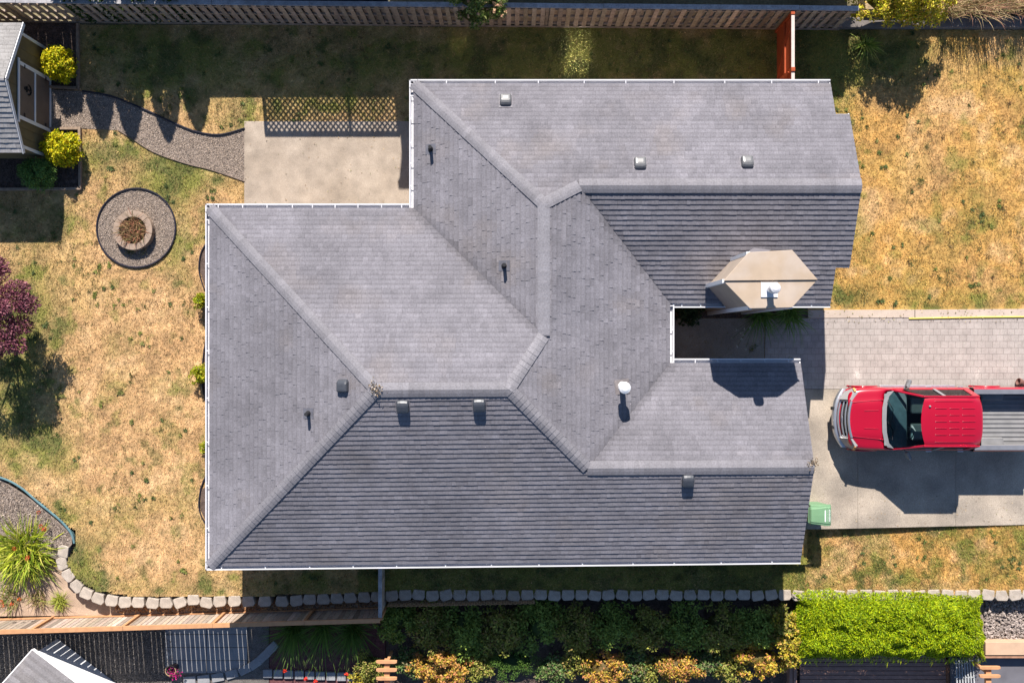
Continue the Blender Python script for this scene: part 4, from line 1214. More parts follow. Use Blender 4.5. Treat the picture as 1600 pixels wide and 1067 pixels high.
for i in range(9):
    x_, y_, _ = P(418 + i * 16.5, 1052 + i * .7, -.74); mb = MB(); mb.box(x_ - .15, x_ + .15, y_ - .14, y_ + .14, -.9, -.72); mb.build('block', M_slab, bl, bevel=.02)

# white shed of the neighbours
c0 = Vector(P(90, 997, -.8)[:2]); d1 = Vector((.796, -.605)); d2 = Vector((-.605, -.796)); zt = .82
wsd = thing('white_shed', (*(c0 + d1 * 2 + d2 * 1.5), -.8), 'small white shed with grey shingle roof below the south fence', 'shed')
W_ = lambda a_, b_: tuple(c0 + d1 * a_ + d2 * b_)
mb = MB(); mb.prism([W_(0, 0), W_(4.2, 0), W_(4.2, 3.2), W_(0, 3.2)], -.9, zt); mb.poly([(*W_(0, 0), zt), (*W_(0, 1.6), zt + .68), (*W_(0, 3.2), zt)])
mb.build('wall', mat('white_siding', (.74, .74, .76), rough=.6, var=.05), wsd)
base2 = (.16, .15, .155)
pp = W_(-.1, -.12); pl_ = .42
zf2 = lambda x, y: zt - .04 + .42 * ((x - pp[0]) * d2.x + (y - pp[1]) * d2.y)
mb = MB(); q = [W_(-.1, -.12), W_(4.3, -.12), W_(4.3, 1.6), W_(-.1, 1.6)]; shingles(mb, q, zf2, pp, tuple(d1), tuple(d2), base=base2, course=.2, wmin=.25, wmax=.33, dirt=False)
zf3 = lambda x, y: zf2(*W_(0, 1.6)) - .42 * ((x - W_(0, 1.6)[0]) * d2.x + (y - W_(0, 1.6)[1]) * d2.y)
q2 = [W_(-.1, 1.6), W_(4.3, 1.6), W_(4.3, 3.32), W_(-.1, 3.32)]; mb.poly([(*p, zf3(*p)) for p in q2], base2); mb.poly([(*p, zf2(*p) - .01) for p in q], base2)
mb.build('roof', M_shingle, wsd)
mb = MB(); mb.bar((*W_(-.11, -.125), zt - .10), (*W_(4.3, -.125), zt - .10), .03, .11); mb.build('fascia', M_trim, wsd)
mb = MB(); mb.bar((*W_(-.115, -.10), zt - .10), (*W_(-.115, 1.6), zf2(*W_(0, 1.6)) - .06), .03, .11); mb.build('fascia', M_trim, wsd)

# pot with magenta flowers
x_, y_, _ = P(269, 1046, -.48); pot = thing('flower_pot', (x_, y_, -.8), 'dark pot with magenta flowers on the neighbouring slab', 'flower pot')
mb = MB(); mb.lathe(x_, y_, [(.11, -.8), (.15, -.53), (.17, -.50), (.17, -.46), (.14, -.47), (.13, -.54), (.01, -.54)], 18); mb.build('pot', mat('dark_pot', (.05, .035, .04), rough=.5), pot)
shrub_mesh(x_ + .07, y_ - .05, -.58, .22, .22, .35, 220, .07, .04, [(.42, .01, .16), (.5, .02, .2), (.06, .09, .03), (.04, .06, .02)], 12, .5, parent=pot, core=False, name='flowers')
mb = MB(); mb.tube([(x_ + .17 * math.cos(t_), y_ + .02 + .17 * math.sin(t_), -.33) for t_ in np.linspace(0, 6.28, 19)], .012, 5); mb.build('wire_ring', M_tan, pot)

# garden arbours: a beam carried by posts, short rafters across it
def arbour(px, py, z, ys, label, plain=True):
    x_, y_, _ = P(px, py, z); a_ = thing('garden_arbour', (x_, y_, -.5), label, 'arbour')
    mb = MB(); mb.box(x_ - .085, x_ + .085, y_ - 2.2, y_ + .25, z - .12, z); mb.build('beam', M_orange, a_, bevel=.006)
    for dy in ys:
        mb = MB(); mb.prism([(x_ - .33, y_ + dy - .035), (x_ - .25, y_ + dy - .06), (x_ + .25, y_ + dy - .06), (x_ + .33, y_ + dy - .035), (x_ + .33, y_ + dy + .035), (x_ + .25, y_ + dy + .045), (x_ - .25, y_ + dy + .045), (x_ - .33, y_ + dy + .035)], z + .003, z + .09); mb.build('rafter', M_orange, a_, bevel=.008)
    for dy in (.1, -2.0):
        mb = MB(); mb.box(x_ - .045, x_ + .045, y_ + dy - .045, y_ + dy + .045, -.6, z - .121); mb.build('post', M_orange, a_)


arbour(604.5, 1042, .55, [.2, -.06, -.33, -.6, -.9], 'orange wooden arbour with short cross slats beside the orange shrubs')
arbour(1545, 1056, .65, [.3, .03, -.35], 'orange wooden arbour beam over dark paving below the gravel')

# deck, slatted panel, raised bed board, dark paving
M_deck = mat('brown_deck', (.27, .155, .125), rough=.7, var=.2, scale=5)
dk = thing('wooden_deck', (*P(1370, 1050, -.25)[:2], -.4), 'dark brown board deck in the shade of the bright green hedge', 'deck')
mb = MB(); x0 = P(1250, 0, -.62)[0]; x1 = P(1478, 0, -.62)[0]; y_ = P(0, 1015, -.62)[1]
while y_ > -13.5: mb.box(x0, x1, y_ - .122, y_, -.68, -.62); y_ -= .14
mb.build('boards', M_deck, dk)
for a_ in (1241, 1247.5):
    mb = MB(); xx = P(a_, 0, -.25)[0]; mb.box(xx - .055, xx + .055, -13.5, P(0, 1022, 0)[1], -.95, -.58); mb.build('edge_board', M_deck, dk, bevel=.006)
mb = MB(); mb.box(x1 + .005, x1 + .09, -13.5, P(0, 1040, 0)[1], -.95, -.55); mb.build('edge_board', mat('deck_edge', (.20, .09, .05), rough=.7), dk, bevel=.006)
sp_ = thing('slatted_panel', (*P(1507, 1055, -.2)[:2], -.4), 'pale grey slatted panel beside the dark brown deck', 'panel')
mb = MB()
for k in range(7): mb.bar(P(1494 + k * 4.2, 1030, -.30), P(1496 + k * 4.6, 1085, -.1), .04, .03)
mb.build('slats', mat('grey_paint', (.33, .34, .35), rough=.6), sp_)
mb = MB()
for t_ in (.1, .5, .9):
    a_ = Vector(P(1491, 1030, -.33)).lerp(Vector(P(1492, 1085, -.13)), t_); b_ = Vector(P(1522, 1030, -.33)).lerp(Vector(P(1527, 1085, -.13)), t_); mb.bar(a_, b_, .04, .03)
mb.build('rail', MATS['grey_paint'], sp_)
flat('walkway', [(1487, 1027), (1720, 1027), (1720, 1130), (1487, 1130)], -.44, mat('dark_paving', (.12, .115, .13), rough=.8, var=.2, scale=2))
rb = thing('raised_bed_board', (*P(1600, 1014, -.1)[:2], -.44), 'wide tan timber board edging the pale rock bed beside the hedge', 'timber')
mb = MB(); a_ = P(1540, 1003, -.1); b_ = P(1700, 1023, -.1); mb.box(a_[0], b_[0], b_[1], a_[1], -.5, -.1); mb.build('board', mat('tan_board', (.46, .31, .21), rough=.75, var=.1, scale=3), rb, bevel=.008)
mb = MB(); a_ = P(1537, 1024, -.12); b_ = P(1700, 1028, -.12); mb.box(a_[0], b_[0], b_[1], a_[1], -.5, -.14); mb.build('trim_board', mat('brown_board', (.30, .16, .10), rough=.75), rb)
F = []; C = []
for k in range(1500):                                    # rocks in the bed at the lower right
    x_, y_, _ = P(R.uniform(1540, 1640), R.uniform(938, 1002), -.4); r_ = R.uniform(.02, .055) * (1.6 if R.random() < .06 else 1)
    t_ = R.uniform(.6, 1.3); cc_ = (.30 * t_, .25 * t_, .225 * t_)
    d_ = unit(rng.normal(0, 1, (6, 3))); pts_ = []
    ax_ = [Vector(v_) for v_ in ((1, 0, 0), (0, 1, 0), (-1, 0, 0), (0, -1, 0))]; rot = R.random() * 6
    ring_ = [(x_ + r_ * R.uniform(.7, 1.2) * math.cos(rot + q_ * math.pi / 2), y_ + r_ * R.uniform(.7, 1.2) * math.sin(rot + q_ * math.pi / 2), -.45 + r_ * R.uniform(.1, .7)) for q_ in range(4)]
    ap = (x_ + R.gauss(0, r_ * .3), y_ + R.gauss(0, r_ * .3), -.45 + r_ * R.uniform(1, 1.7))
    for q_ in range(4): F.append([ring_[q_], ring_[(q_ + 1) % 4], ap]); C.append(cc_)
tag(npmesh('gravel', np.array(F), np.array(C), M_chip), 'pale grey brown rocks in the bed beyond the bright green hedge', 'rocks', None, 'stuff')

# bank in the far corner by the street
M_bank = mat('dry_bank', (.34, .25, .15), rough=.95, var=.3, scale=2, speck=.35, sscale=25, bump=.6, bscale=30)
mb = MB(); mb.prism(PX([(1344, -60), (1344, 26), (1460, 27), (1560, 27), (1720, 24), (1720, -60)]), -.2, .42, top=PX([(1344, -60), (1344, 22), (1460, 23), (1560, 23), (1720, 20), (1720, -60)])); top_mesh('hill', mb, M_bank, None, None, kind='structure')
mb = MB(); mb.prism(PX([(1300, 31), (1720, 27), (1720, 46.5), (1300, 46.5)]), -.3, .20); top_mesh('low_wall', mb, mat('dark_wall_stone', (.17, .15, .14), rough=.9, var=.25, scale=3, speck=.2, sscale=30), 'low grey stone kerb wall along the top of the golden lawn', 'wall', bevel=.02)

# ------------------------------------------------------------------ plants
YEL = [(.50, .46, .006), (.58, .50, .008), (.42, .43, .006), (.62, .45, .012), (.28, .33, .006)]
GRNB = [(.12, .22, .05), (.15, .27, .06), (.09, .18, .04), (.18, .30, .07)]
DGB = [(.22, .225, .045), (.27, .28, .055), (.16, .185, .035), (.33, .33, .06), (.30, .22, .075)]
LIME = [(.27, .37, .003), (.34, .42, .003), (.21, .31, .003), (.41, .45, .005), (.13, .22, .003)]
PLUM = [(.18, .05, .075), (.13, .035, .055), (.25, .08, .11), (.09, .025, .04), (.31, .13, .15)]
ORNG = [(.52, .26, .09), (.48, .30, .06), (.55, .34, .04), (.44, .18, .08), (.30, .26, .04)]
GOLD = [(.50, .38, .04), (.44, .36, .03), (.34, .32, .03), (.48, .28, .07), (.26, .26, .05)]

shrub('round_shrub', 90, 98, 1.15, .58, .58, 3600, .09, .042, YEL, 'bright yellow ball shrub at the upper corner of the shed door', 'shrub', 'yellow ball shrubs by the shed', lumps=70, lr=.25, tight=(.62, .86))
shrub('round_shrub', 93, 231, 1.1, .64, .58, 3800, .09, .042, YEL, 'bright yellow ball shrub at the lower corner of the shed door', 'shrub', 'yellow ball shrubs by the shed', lumps=70, lr=.25, tight=(.62, .86))
shrub('round_shrub', 56, 271, 1.0, .64, .56, 4200, .075, .03, GRNB, 'mid green ball shrub in the shade below the shed', 'shrub', lumps=60, lr=.25, tight=(.6, .86))
YGR = [(.30, .35, .012), (.38, .38, .012), (.2, .27, .012), (.42, .36, .02)]
shrub('small_conifer', 314, 470, .7, .24, .30, 900, .07, .035, YGR, 'small yellow green bush under the west gutter near the gravel circle', 'shrub', 'small bushes under the west gutter', lumps=26, lr=.35)
shrub('small_conifer', 310, 586, .7, .30, .32, 1100, .07, .035, YGR, 'larger yellow green bush under the middle of the west gutter', 'shrub', 'small bushes under the west gutter', lumps=26, lr=.35)
shrub('small_conifer', 321, 697, .5, .20, .22, 500, .07, .035, YGR, 'barely visible yellow bush under the lower west gutter', 'shrub', 'small bushes under the west gutter', lumps=18, lr=.35)

# plum tree at the frame edge
x_, y_, _ = P(-38, 488, 1.9); pt = thing('plum_tree', (x_, y_, 0), 'purple leaved ornamental tree reaching in over the lawn from the west', 'tree')
mb = MB(); mb.tube([(x_, y_, -.1), (x_ + .05, y_ + .02, .7), (x_ + .1, y_, 1.2)], [.10, .08, .06], 8)
limbs = [(.9, .25, 1.9), (.6, -.75, 2.0), (.45, .95, 1.9), (-.7, .4, 2.2), (-.5, -.7, 2.1), (.1, .1, 2.7), (.85, -.3, 1.6)]
limbs = [(a_ * 1.4, b_ * 1.25, c_) for a_, b_, c_ in limbs]
for lx, ly, lz in limbs: mb.tube([(x_ + .1, y_, 1.1), (x_ + lx * .5, y_ + ly * .5, 1.2 + (lz - 1.1) * .6), (x_ + lx, y_ + ly, lz)], [.045, .03, .01], 6)
mb.build('trunk', M_bark, pt)
cr = []; cc_ = []
for lx, ly, lz in limbs + [(1.25, .7, 1.9), (1.5, .25, 1.8), (1.0, -.5, 2.0), (1.1, -1.0, 1.8), (.6, 1.4, 1.9), (.9, .1, 2.3), (.75, .1, 2.1), (.2, -.6, 2.4), (0, .5, 2.5), (-.5, .9, 2.1), (-.2, -1.1, 2.0), (.5, .6, 2.2), (.7, .55, 1.8), (.3, -1.25, 1.7), (-.9, -.2, 2.0), (.35, .35, 2.4), (-.2, .9, 2.1), (.55, -.2, 2.1)]:
    n_ = 560; d_ = unit(rng.normal(0, 1, (n_, 3))); c_ = np.array([x_ + lx, y_ + ly, lz]) + d_ * (rng.uniform(.1, 1, (n_, 1)) ** .5) * np.array([.42, .34, .24]); cr.append(leaf_faces(c_, d_ + np.array([lx, ly, 0]) * .4, .085, .045, .8, .6)); cc_.append(palette(n_, PLUM, .25))
npmesh('crown', np.concatenate(cr), np.concatenate(cc_), LEAF, pt)

# spiky clump with red flowers
x_, y_, _ = P(26, 866, .35); cl = thing('spiky_plant', (x_, y_, -.34), 'large clump of bright green sword leaves with red flowers', 'plant')
f1, c1 = strap_faces(x_, y_, -.33, 1050, 1.2, .05, 1.15, [(.33, .38, .025), (.26, .34, .025), (.40, .42, .04), (.17, .25, .02), (.44, .40, .08)], .75, .42)
npmesh('foliage', f1, c1, LEAF, cl)
FR = []; CR_ = []
for (a_, b_) in ((64, 822), (68, 828), (70, 826), (22, 857), (42, 872), (44, 870), (60, 800), (2, 940), (4, 946), (30, 936), (18, 944)):
    fx, fy, fz = P(a_, b_, .62); n_ = 26; d_ = unit(rng.normal(0, 1, (n_, 3))); c_ = np.array([fx, fy, fz]) + d_ * .055; FR.append(leaf_faces(c_, d_, .06, .03)); CR_.append(palette(n_, [(.5, .05, .02), (.42, .09, .02), (.55, .12, .03)], .15))
npmesh('flowers', np.concatenate(FR), np.concatenate(CR_), LEAF, cl)


def strap_plant(name, px, py, z0, n, L, Wd, spread, pal, label, cat='plant', group=None, arch=.8, base_r=.15, lean=(0, 0), zr=.3):
    x_, y_, _ = P(px, py, z0 + zr); t_ = thing(name, (x_, y_, z0), label, cat, group)
    f1, c1 = strap_faces(x_, y_, z0, n, L, Wd, spread, pal, arch, base_r, lean); npmesh('foliage', f1, c1, LEAF, t_)
    return t_


strap_plant('grass_clump', 88, 942, -.3, 170, .42, .022, 1.1, [(.30, .33, .04), (.24, .30, .03), (.36, .36, .07)], 'small yellow green grass tuft leaning on the south fence', base_r=.15)
strap_plant('grass_clump', 10, 938, -.3, 90, .5, .03, 1.2, [(.10, .14, .03), (.2, .2, .05), (.3, .2, .1)], 'dull ragged plant below the large spiky clump', base_r=.3)
strap_plant('grass_clump', 55, 938, -.3, 70, .45, .025, 1.2, [(.2, .22, .04), (.28, .24, .08), (.3, .2, .1)], 'thin yellowish tuft between spiky clump and south fence', base_r=.2)
strap_plant('day_lily', 1357, 66, 0, 130, .62, .03, .95, [(.22, .32, .04), (.15, .25, .04), (.3, .36, .06), (.46, .44, .12)], 'lone arching lily clump in the shade at the low stone kerb', base_r=.1, lean=(0, -.25))
LG = [(.10, .19, .03), (.08, .15, .028), (.14, .23, .04)]
for (a_, b_, n_, lb) in ((455, 985, 260, 'large dark sword leaf clump hanging over the red mulch bed'), (500, 982, 150, 'small dark sword leaf clump between two larger ones'), (548, 985, 220, 'dark sword leaf clump at the end of the south fence')):
    strap_plant('sword_lily', a_, b_, -.81, n_, 1.1, .034, .9, LG, lb, 'plant', 'sword leaf clumps below the south fence', base_r=.16, lean=(0, -.35), zr=.5)
for (a_, b_, n_, lb) in ((1192, 488, 150, 'strappy green clump under the chimney beside the court'), (1238, 486, 170, 'strappy green clump between chimney and sunny kerb')):
    strap_plant('strappy_plant', a_, b_, .0, n_, .85, .03, .95, [(.13, .24, .04), (.10, .19, .035), (.18, .28, .06)], lb, 'plant', 'strappy plants under the chimney', base_r=.2, lean=(0, -.25), zr=.3)
wf = thing('white_flowers', (*P(1168, 512, .5)[:2], 0), 'spray of white flowers on thin stalks in the shaded court', 'flowers')
mb = MB(); fl_ = []
for (a_, b_) in ((1172, 512), (1164, 514), (1159, 530), (1144, 529), (1161, 524), (1150, 515), (1152, 541), (1165, 545), (1158, 520)):
    e_ = P(a_, b_, .7); s_ = P(1178, 495, .1); mb.tube([s_, tuple((Vector(s_) + Vector(e_)) / 2 + Vector((0, 0, .15))), e_], .006, 4)
    n_ = 9; d_ = unit(rng.normal(0, 1, (n_, 3))); fl_.append(leaf_faces(np.array(e_) + d_ * .03, d_, .055, .03))
mb.build('stalks', mat('stalk', (.12, .16, .05), rough=.7), wf); npmesh('blossoms', np.concatenate(fl_), palette(9 * 9, [(.62, .6, .55), (.5, .5, .42)], .1), LEAF, wf)
shrub('leafy_shrub', 1077, 490, .8, .5, .35, 900, .09, .05, [(.06, .09, .03), (.05, .075, .025)], 'dim green shrub in the corner of the shaded court', 'shrub', lumps=26)

# bright hedge
hx0, hx1 = P(1254, 0, .6)[0], P(1551, 0, .6)[0]; hy1, hy0 = P(0, 934, .6)[1], P(0, 1036, .6)[1]
hd = thing('hedge', ((hx0 + hx1) / 2, (hy0 + hy1) / 2, -.5), 'long bright lime green hedge beside the block wall', 'hedge')
n_ = 50000
u_ = rng.uniform(-1, 1, n_); v_ = rng.uniform(-1, 1, n_)
wob = lambda a, b: fbm(a, b, 3) - .5
eu = 1 + .10 * wob(v_ * 3 + 9, np.sign(u_) * 7 + 20); ev = 1 + .30 * wob(u_ * 6 + 40, np.sign(v_) * 5 + 30)
e8 = np.maximum(np.abs(u_) ** 9, np.abs(v_) ** 4)
gx_ = (hx0 + hx1) / 2 + u_ * (hx1 - hx0) / 2 * eu; gy_ = (hy0 + hy1) / 2 + v_ * (hy1 - hy0) / 2 * ev
lump = wob(gx_ * 1.3 + 20, gy_ * 1.3 + 30) * .9 + wob(gx_ * 3.7 + 60, gy_ * 3.7 + 11) * .5
X_ = gx_; Y_ = gy_
Z_ = .70 + lump * .6 - e8 * .8 - rng.exponential(.05, n_) + np.abs(rng.normal(0, .025, n_))
sw = wob(gx_ * .8 + 5, gy_ * .8 + 50) * 5
d_ = np.stack([np.sin(sw) * .7 - .25 + u_ ** 5 * .8 + rng.normal(0, .35, n_), -np.cos(sw) * .7 + v_ ** 5 * .9 + rng.normal(0, .35, n_), .25 - e8 * .8 + rng.normal(0, .35, n_)], 1)
c_ = np.stack([X_, Y_, Z_], 1)
f1 = leaf_faces(c_, unit(d_), .095, .027, .5, .35); c1 = palette(len(c_), LIME, .2)
mb = MB(); mb.prism([(hx0 + .15, hy0 + .15), (hx1 - .15, hy0 + .15), (hx1 - .15, hy1 - .15), (hx0 + .15, hy1 - .15)], -.6, .2, (.07, .12, .01), top=[(hx0 + .4, hy0 + .4), (hx1 - .4, hy0 + .4), (hx1 - .4, hy1 - .4), (hx0 + .4, hy1 - .4)]); mb.build('dark_core', LEAF, hd)  # solid core under the leaves, inner shade put into its dark green
n_ = 420; u_ = rng.uniform(-1, 1, n_)                    # drooping tips on the south side
c_ = np.stack([(hx0 + hx1) / 2 + u_ * (hx1 - hx0) / 2, hy0 - rng.uniform(-.05, .16, n_), .1 + rng.normal(0, .1, n_)], 1)
f2 = leaf_faces(c_, np.tile(np.array([[-.12, -1, -.4]]), (n_, 1)), .22, .026, .6, .25); c2 = palette(n_, LIME, .15)
npmesh('foliage', np.concatenate([f1, f2]), np.concatenate([c1, c2]), LEAF, hd)

# shaded shrub row below the house
for i, (a_, b_, rx_, ry_) in enumerate(((622, 972, .62, .55), (668, 980, .7, .75), (725, 985, .72, .8), (785, 985, .75, .8), (845, 980, .7, .75), (900, 985, .72, .75), (958, 982, .72, .75), (1015, 985, .7, .72), (1072, 982, .72, .75), (1128, 985, .7, .72), (1180, 982, .7, .72), (1218, 978, .5, .6))):
    big = i % 3 == 0
    shrub('leafy_shrub', a_, b_, 1.15, rx_ * 1.15, ry_ * 1.1, 2300, .12, .052, DGB if i % 2 else [(.20, .28, .05), (.26, .33, .06), (.14, .21, .04)], 'dark green leafy shrub in the shaded row between block wall and orange shrubs', 'shrub', 'dark shrubs in the shaded row below the house', z0=-.9, lumps=34, lr=.3)
for i, a_ in enumerate((640, 748, 862, 903, 990, 1022, 1102, 1138)):
    shrub('leafy_shrub', a_, 1034 + (i % 3) * 6, .62, .62, .55, 1500, .11, .05, DGB if i % 2 else [(.11, .2, .06), (.15, .22, .06), (.2, .17, .09)], 'low dark green shrub in the gaps between the orange shrubs', 'shrub', 'low dark shrubs between the orange ones', z0=-.9, lumps=30, lr=.32)
for (a_, b_, rx_, ry_, pal, lb) in ((800, 1038, 1.05, .6, [(.08, .16, .025), (.11, .2, .03), (.06, .12, .02)], 'soft feathery green shrub right of the largest orange shrub'),):
    shrub('feathery_shrub', a_, b_, .85, rx_, ry_, 3200, .05, .02, pal, lb, 'shrub', z0=-.9, lumps=40, lr=.28)
for (a_, b_, rx_, ry_, h_, pal, lb) in ((690, 1044, 1.1, .66, 1.3, ORNG, 'largest orange and gold leaved shrub beside the wooden arbour'), (945, 1050, .8, .62, 1.2, ORNG, 'orange shrub between the feathery green shrub and its smaller neighbour'), (1062, 1044, .8, .52, 1.2, ORNG, 'sparse orange pink shrub between two gold ones'),
                                        (1190, 1032, .9, .6, 1.25, ORNG[1:] + GOLD[:2], 'orange and yellow shrub just left of the tall golden one'), (1230, 996, .55, 1.1, 1.5, GOLD, 'tall golden leaved shrub touching the bright hedge'), (563, 1068, .5, .3, .7, GOLD, 'small yellow leaved shrub left of the wooden arbour')):
    shrub('golden_shrub', a_, b_, h_, rx_, ry_, int(2100 * rx_ * ry_ / .5), .10, .05, pal, lb, 'shrub', 'orange and gold shrubs along the lower edge', z0=-.9, lumps=46, lr=.24)
shrub('leafy_shrub', 575, 1040, .8, .6, .45, 1100, .08, .04, DGB, 'brownish low shrub between red mulch and wooden arbour', 'shrub', z0=-.81)
for (a_, b_) in ((445, 1048), (478, 1060), (541, 1053), (493, 1064)):
    x_, y_, _ = P(a_, b_, .1); t_ = thing('poppy', (x_, y_, -.81), 'red poppy on a thin stem below the red mulch bed', 'flower', 'red poppies at the lower edge')
    mb = MB(); mb.tube([(x_, y_ + .05, -.83), (x_, y_, .08)], .006, 4); mb.build('stem', MATS['stalk'], t_)
    n_ = 14; d_ = unit(rng.normal(0, 1, (n_, 3)) * np.array([1, 1, .4])); npmesh('bloom', leaf_faces(np.array([x_, y_, .1]) + d_ * .04, d_, .085, .07), palette(n_, [(.6, .03, .02), (.65, .06, .03)], .1), LEAF, t_)

# along the north edge
for (a_, h_) in ((146, 3.33), (191, 3.42), (248, 3.42), (296, 3.15)):
    x_, y_, _ = P(a_, 9); t_ = thing('cypress_tree', (x_, y_, 0), 'narrow dark green cypress standing in a row behind the north fence', 'tree', 'cypresses behind the north fence')
    mb = MB(); mb.tube([(x_, y_, -.1), (x_, y_, h_ * .8)], [.06, .02], 6); mb.build('trunk', M_bark, t_)
    n_ = 5200; zz = rng.uniform(.02, 1, n_) ** 1.15; rr = .60 * (1 - zz ** 3.2) ** .75; th = rng.uniform(0, 6.28, n_)
    rr = rr * rng.uniform(.7, 1.02, n_)
    c_ = np.stack([x_ + rr * np.cos(th), y_ + rr * np.sin(th), zz * h_], 1); d_ = np.stack([np.cos(th) * .6, np.sin(th) * .6, np.full(n_, .9)], 1)
    npmesh('crown', leaf_faces(c_, d_, .16, .06, .2, .4), palette(n_, [(.06, .11, .03), (.045, .085, .025), (.08, .13, .035)], .2), LEAF, t_)
shrub('flowering_shrub', 742, -2, 3.3, 1.05, .62, 4800, .10, .05, [(.12, .19, .04), (.09, .15, .03), (.2, .25, .06), (.26, .28, .09)], 'green flowering bush spilling over the north fence', 'shrub', lumps=44, lr=.3, zref=1.8)
FR = []; CR_ = []
for k in range(16):
    fx, fy, fz = P(R.uniform(712, 792), R.uniform(0, 26), 2.05); n_ = 10; d_ = unit(rng.normal(0, 1, (n_, 3))); FR.append(leaf_faces(np.array([fx, fy, fz]) + d_ * .04, d_, .07, .05)); CR_.append(palette(n_, [(.62, .34, .22), (.6, .45, .25)], .1))
npmesh('blossoms', np.concatenate(FR), np.concatenate(CR_), LEAF, bpy.data.objects['flowering_shrub'])
shrub('gold_shrub', 1412, -6, 2.1, 1.75, .82, 8500, .10, .048, [(.58, .50, .02), (.48, .45, .02), (.62, .50, .06), (.32, .35, .02), (.6, .40, .07)], 'large yellow flowering bush above the low stone kerb', 'shrub', z0=.35, lumps=80, lr=.24, zref=1.35)
shrub('leafy_shrub', 1296, -52, 3.1, 1.0, .7, 3600, .11, .05, DGB, 'tall dark bush behind the end of the north fence', 'shrub', lumps=40, zref=1.4)
for i, (a_, b_, n_, L_, lb) in enumerate(((1496, 10, 120, 1.1, 'dry tan grass clump right of the yellow bush'), (1525, 4, 150, 1.25, 'tall dry grass clump on the bank, second from the yellow bush'), (1552, 8, 130, 1.15, 'dry grass clump on the bank with reddish stalks'), (1580, 2, 150, 1.2, 'pale dry grass clump on the bank near the corner'), (1610, 8, 140, 1.1, 'dry grass clump on the bank at the frame edge'))):
    strap_plant('dry_grass_clump', a_, b_, .4, n_, L_, .02, .62, [(.42, .30, .16), (.34, .24, .12), (.5, .38, .22), (.22, .2, .08), (.36, .18, .12)], lb, 'grass clump', 'dry grass clumps on the bank', arch=.7, base_r=.28, zr=.4)
chips('dry_grass', [(1440, -20), (1700, -20), (1700, 27), (1440, 29)], 9000, .11, [(.42, .3, .16), (.5, .36, .2), (.3, .22, .12), (.2, .19, .07)], 'matted dry grass on the bank in the far corner', 'dry grass', .43)

# ------------------------------------------------------------------ pickup truck
TX, TY = 10.23, -2.43
Tp = lambda x, y, z: (TX + x, TY + y, z + .03)
tk = thing('pickup_truck', (TX + 2.9, TY, .03), 'red pickup truck with open bed parked on the driveway', 'truck')
M_red = mat('red_paint', (.33, .002, .018), rough=.28, var=.03, scale=2, spec=.5, coat=.6)
M_chrome = mat('chrome', (.62, .63, .66), rough=.38, var=.05, metal=.9)
M_dark = mat('dark_plastic', (.025, .026, .03), rough=.6, var=.1)
M_greyp = mat('grey_plastic', (.20, .20, .21), rough=.6, var=.1, scale=8)
M_seat = mat('seat_cloth', (.55, .53, .50), rough=.8, var=.1)
M_glass = glass('car_glass', (.36, .53, .57), .22)
M_side = glass('side_glass', (.10, .12, .11), .25)
M_lamp = mat('lamp_lens', (.30, .29, .29), rough=.15, var=.05, spec=.7)


def loft(mb, secs, col=(1, 1, 1)):
    """secs: (x, half profile [(y,z)...] from the middle outwards), mirrored"""
    rows = [[Tp(x, -y, z) for y, z in pr[::-1]] + [Tp(x, y, z) for y, z in pr[1:]] for x, pr in secs]
    mb.grid(rows[::-1], col); return rows


mb = MB()
secs = [(.30, [(0, 1.00), (.46, 1.00), (.56, .985), (.62, .96), (.64, .90), (.65, .80), (.65, .5)]),
        (.34, [(0, 1.03), (.47, 1.04), (.57, 1.01), (.72, .97), (.78, .92), (.82, .78), (.83, .5)]),
        (.48, [(0, 1.065), (.49, 1.075), (.58, 1.035), (.84, .995), (.92, .93), (.965, .80), (.97, .46)]),
        (.75, [(0, 1.10), (.50, 1.115), (.60, 1.06), (.88, 1.03), (.96, .97), (1.01, .84), (1.01, .46)]),
        (1.1, [(0, 1.135), (.52, 1.15), (.63, 1.09), (.90, 1.06), (.97, 1.0), (1.015, .86), (1.015, .46)]),
        (1.4, [(0, 1.15), (.53, 1.17), (.66, 1.11), (.91, 1.085), (.975, 1.02), (1.0, .86), (1.0, .46)]),
        (1.44, [(0, .85), (.53, .85), (.66, .86), (.91, 1.085), (.975, 1.02), (1.0, .86), (1.0, .46)]),
        (1.64, [(0, .85), (.56, .85), (.7, .86), (.925, 1.11), (.975, 1.05), (.99, .86), (.99, .46)])]
secs = [(x, [(y, z + .06 if z > .88 else z) for y, z in pr]) for x, pr in secs]
loft(mb, secs)
# cab sides, bed sides
cab = [(1.62, [(.80, 1.16), (.925, 1.14), (.975, 1.06), (.99, .86), (.99, .40)]), (4.06, [(.80, 1.18), (.93, 1.16), (.98, 1.07), (.99, .86), (.99, .40)])]
for sg in (-1, 1):
    mb.grid([[Tp(x, sg * y, z) for y, z in pr] for x, pr in cab])
mb.grid([[Tp(4.06, -.98, z) for z in (.4, 1.18)], [Tp(4.06, .98, z) for z in (.4, 1.18)]])
body = mb.build('body', M_red, tk, smooth=True)
m_ = body.modifiers.new('smooth', 'SUBSURF'); m_.levels = 1; m_.render_levels = 2
mb = MB()
for sg in (-1, 1):                                        # arches pressed into the wings
    for cx in (.95, 4.85):
        mb.tube([Tp(cx + .46 * math.cos(a_), sg * 1.005, .42 + .46 * math.sin(a_)) for a_ in np.linspace(0, 3.14, 13)], .03, 6)
mb.build('wheel_arch', M_red, tk, smooth=True)

# hood panel line and creases
mb = MB()
for sg in (-1, 1):
    mb.tube([Tp(.42, sg * .53, 1.115), Tp(.8, sg * .57, 1.148), Tp(1.35, sg * .62, 1.195)], .012, 6)
    mb.tube([Tp(.75, sg * .27, 1.173), Tp(1.18, sg * .29, 1.208)], .010, 6)
mb.build('hood_crease', M_red, tk, smooth=True)

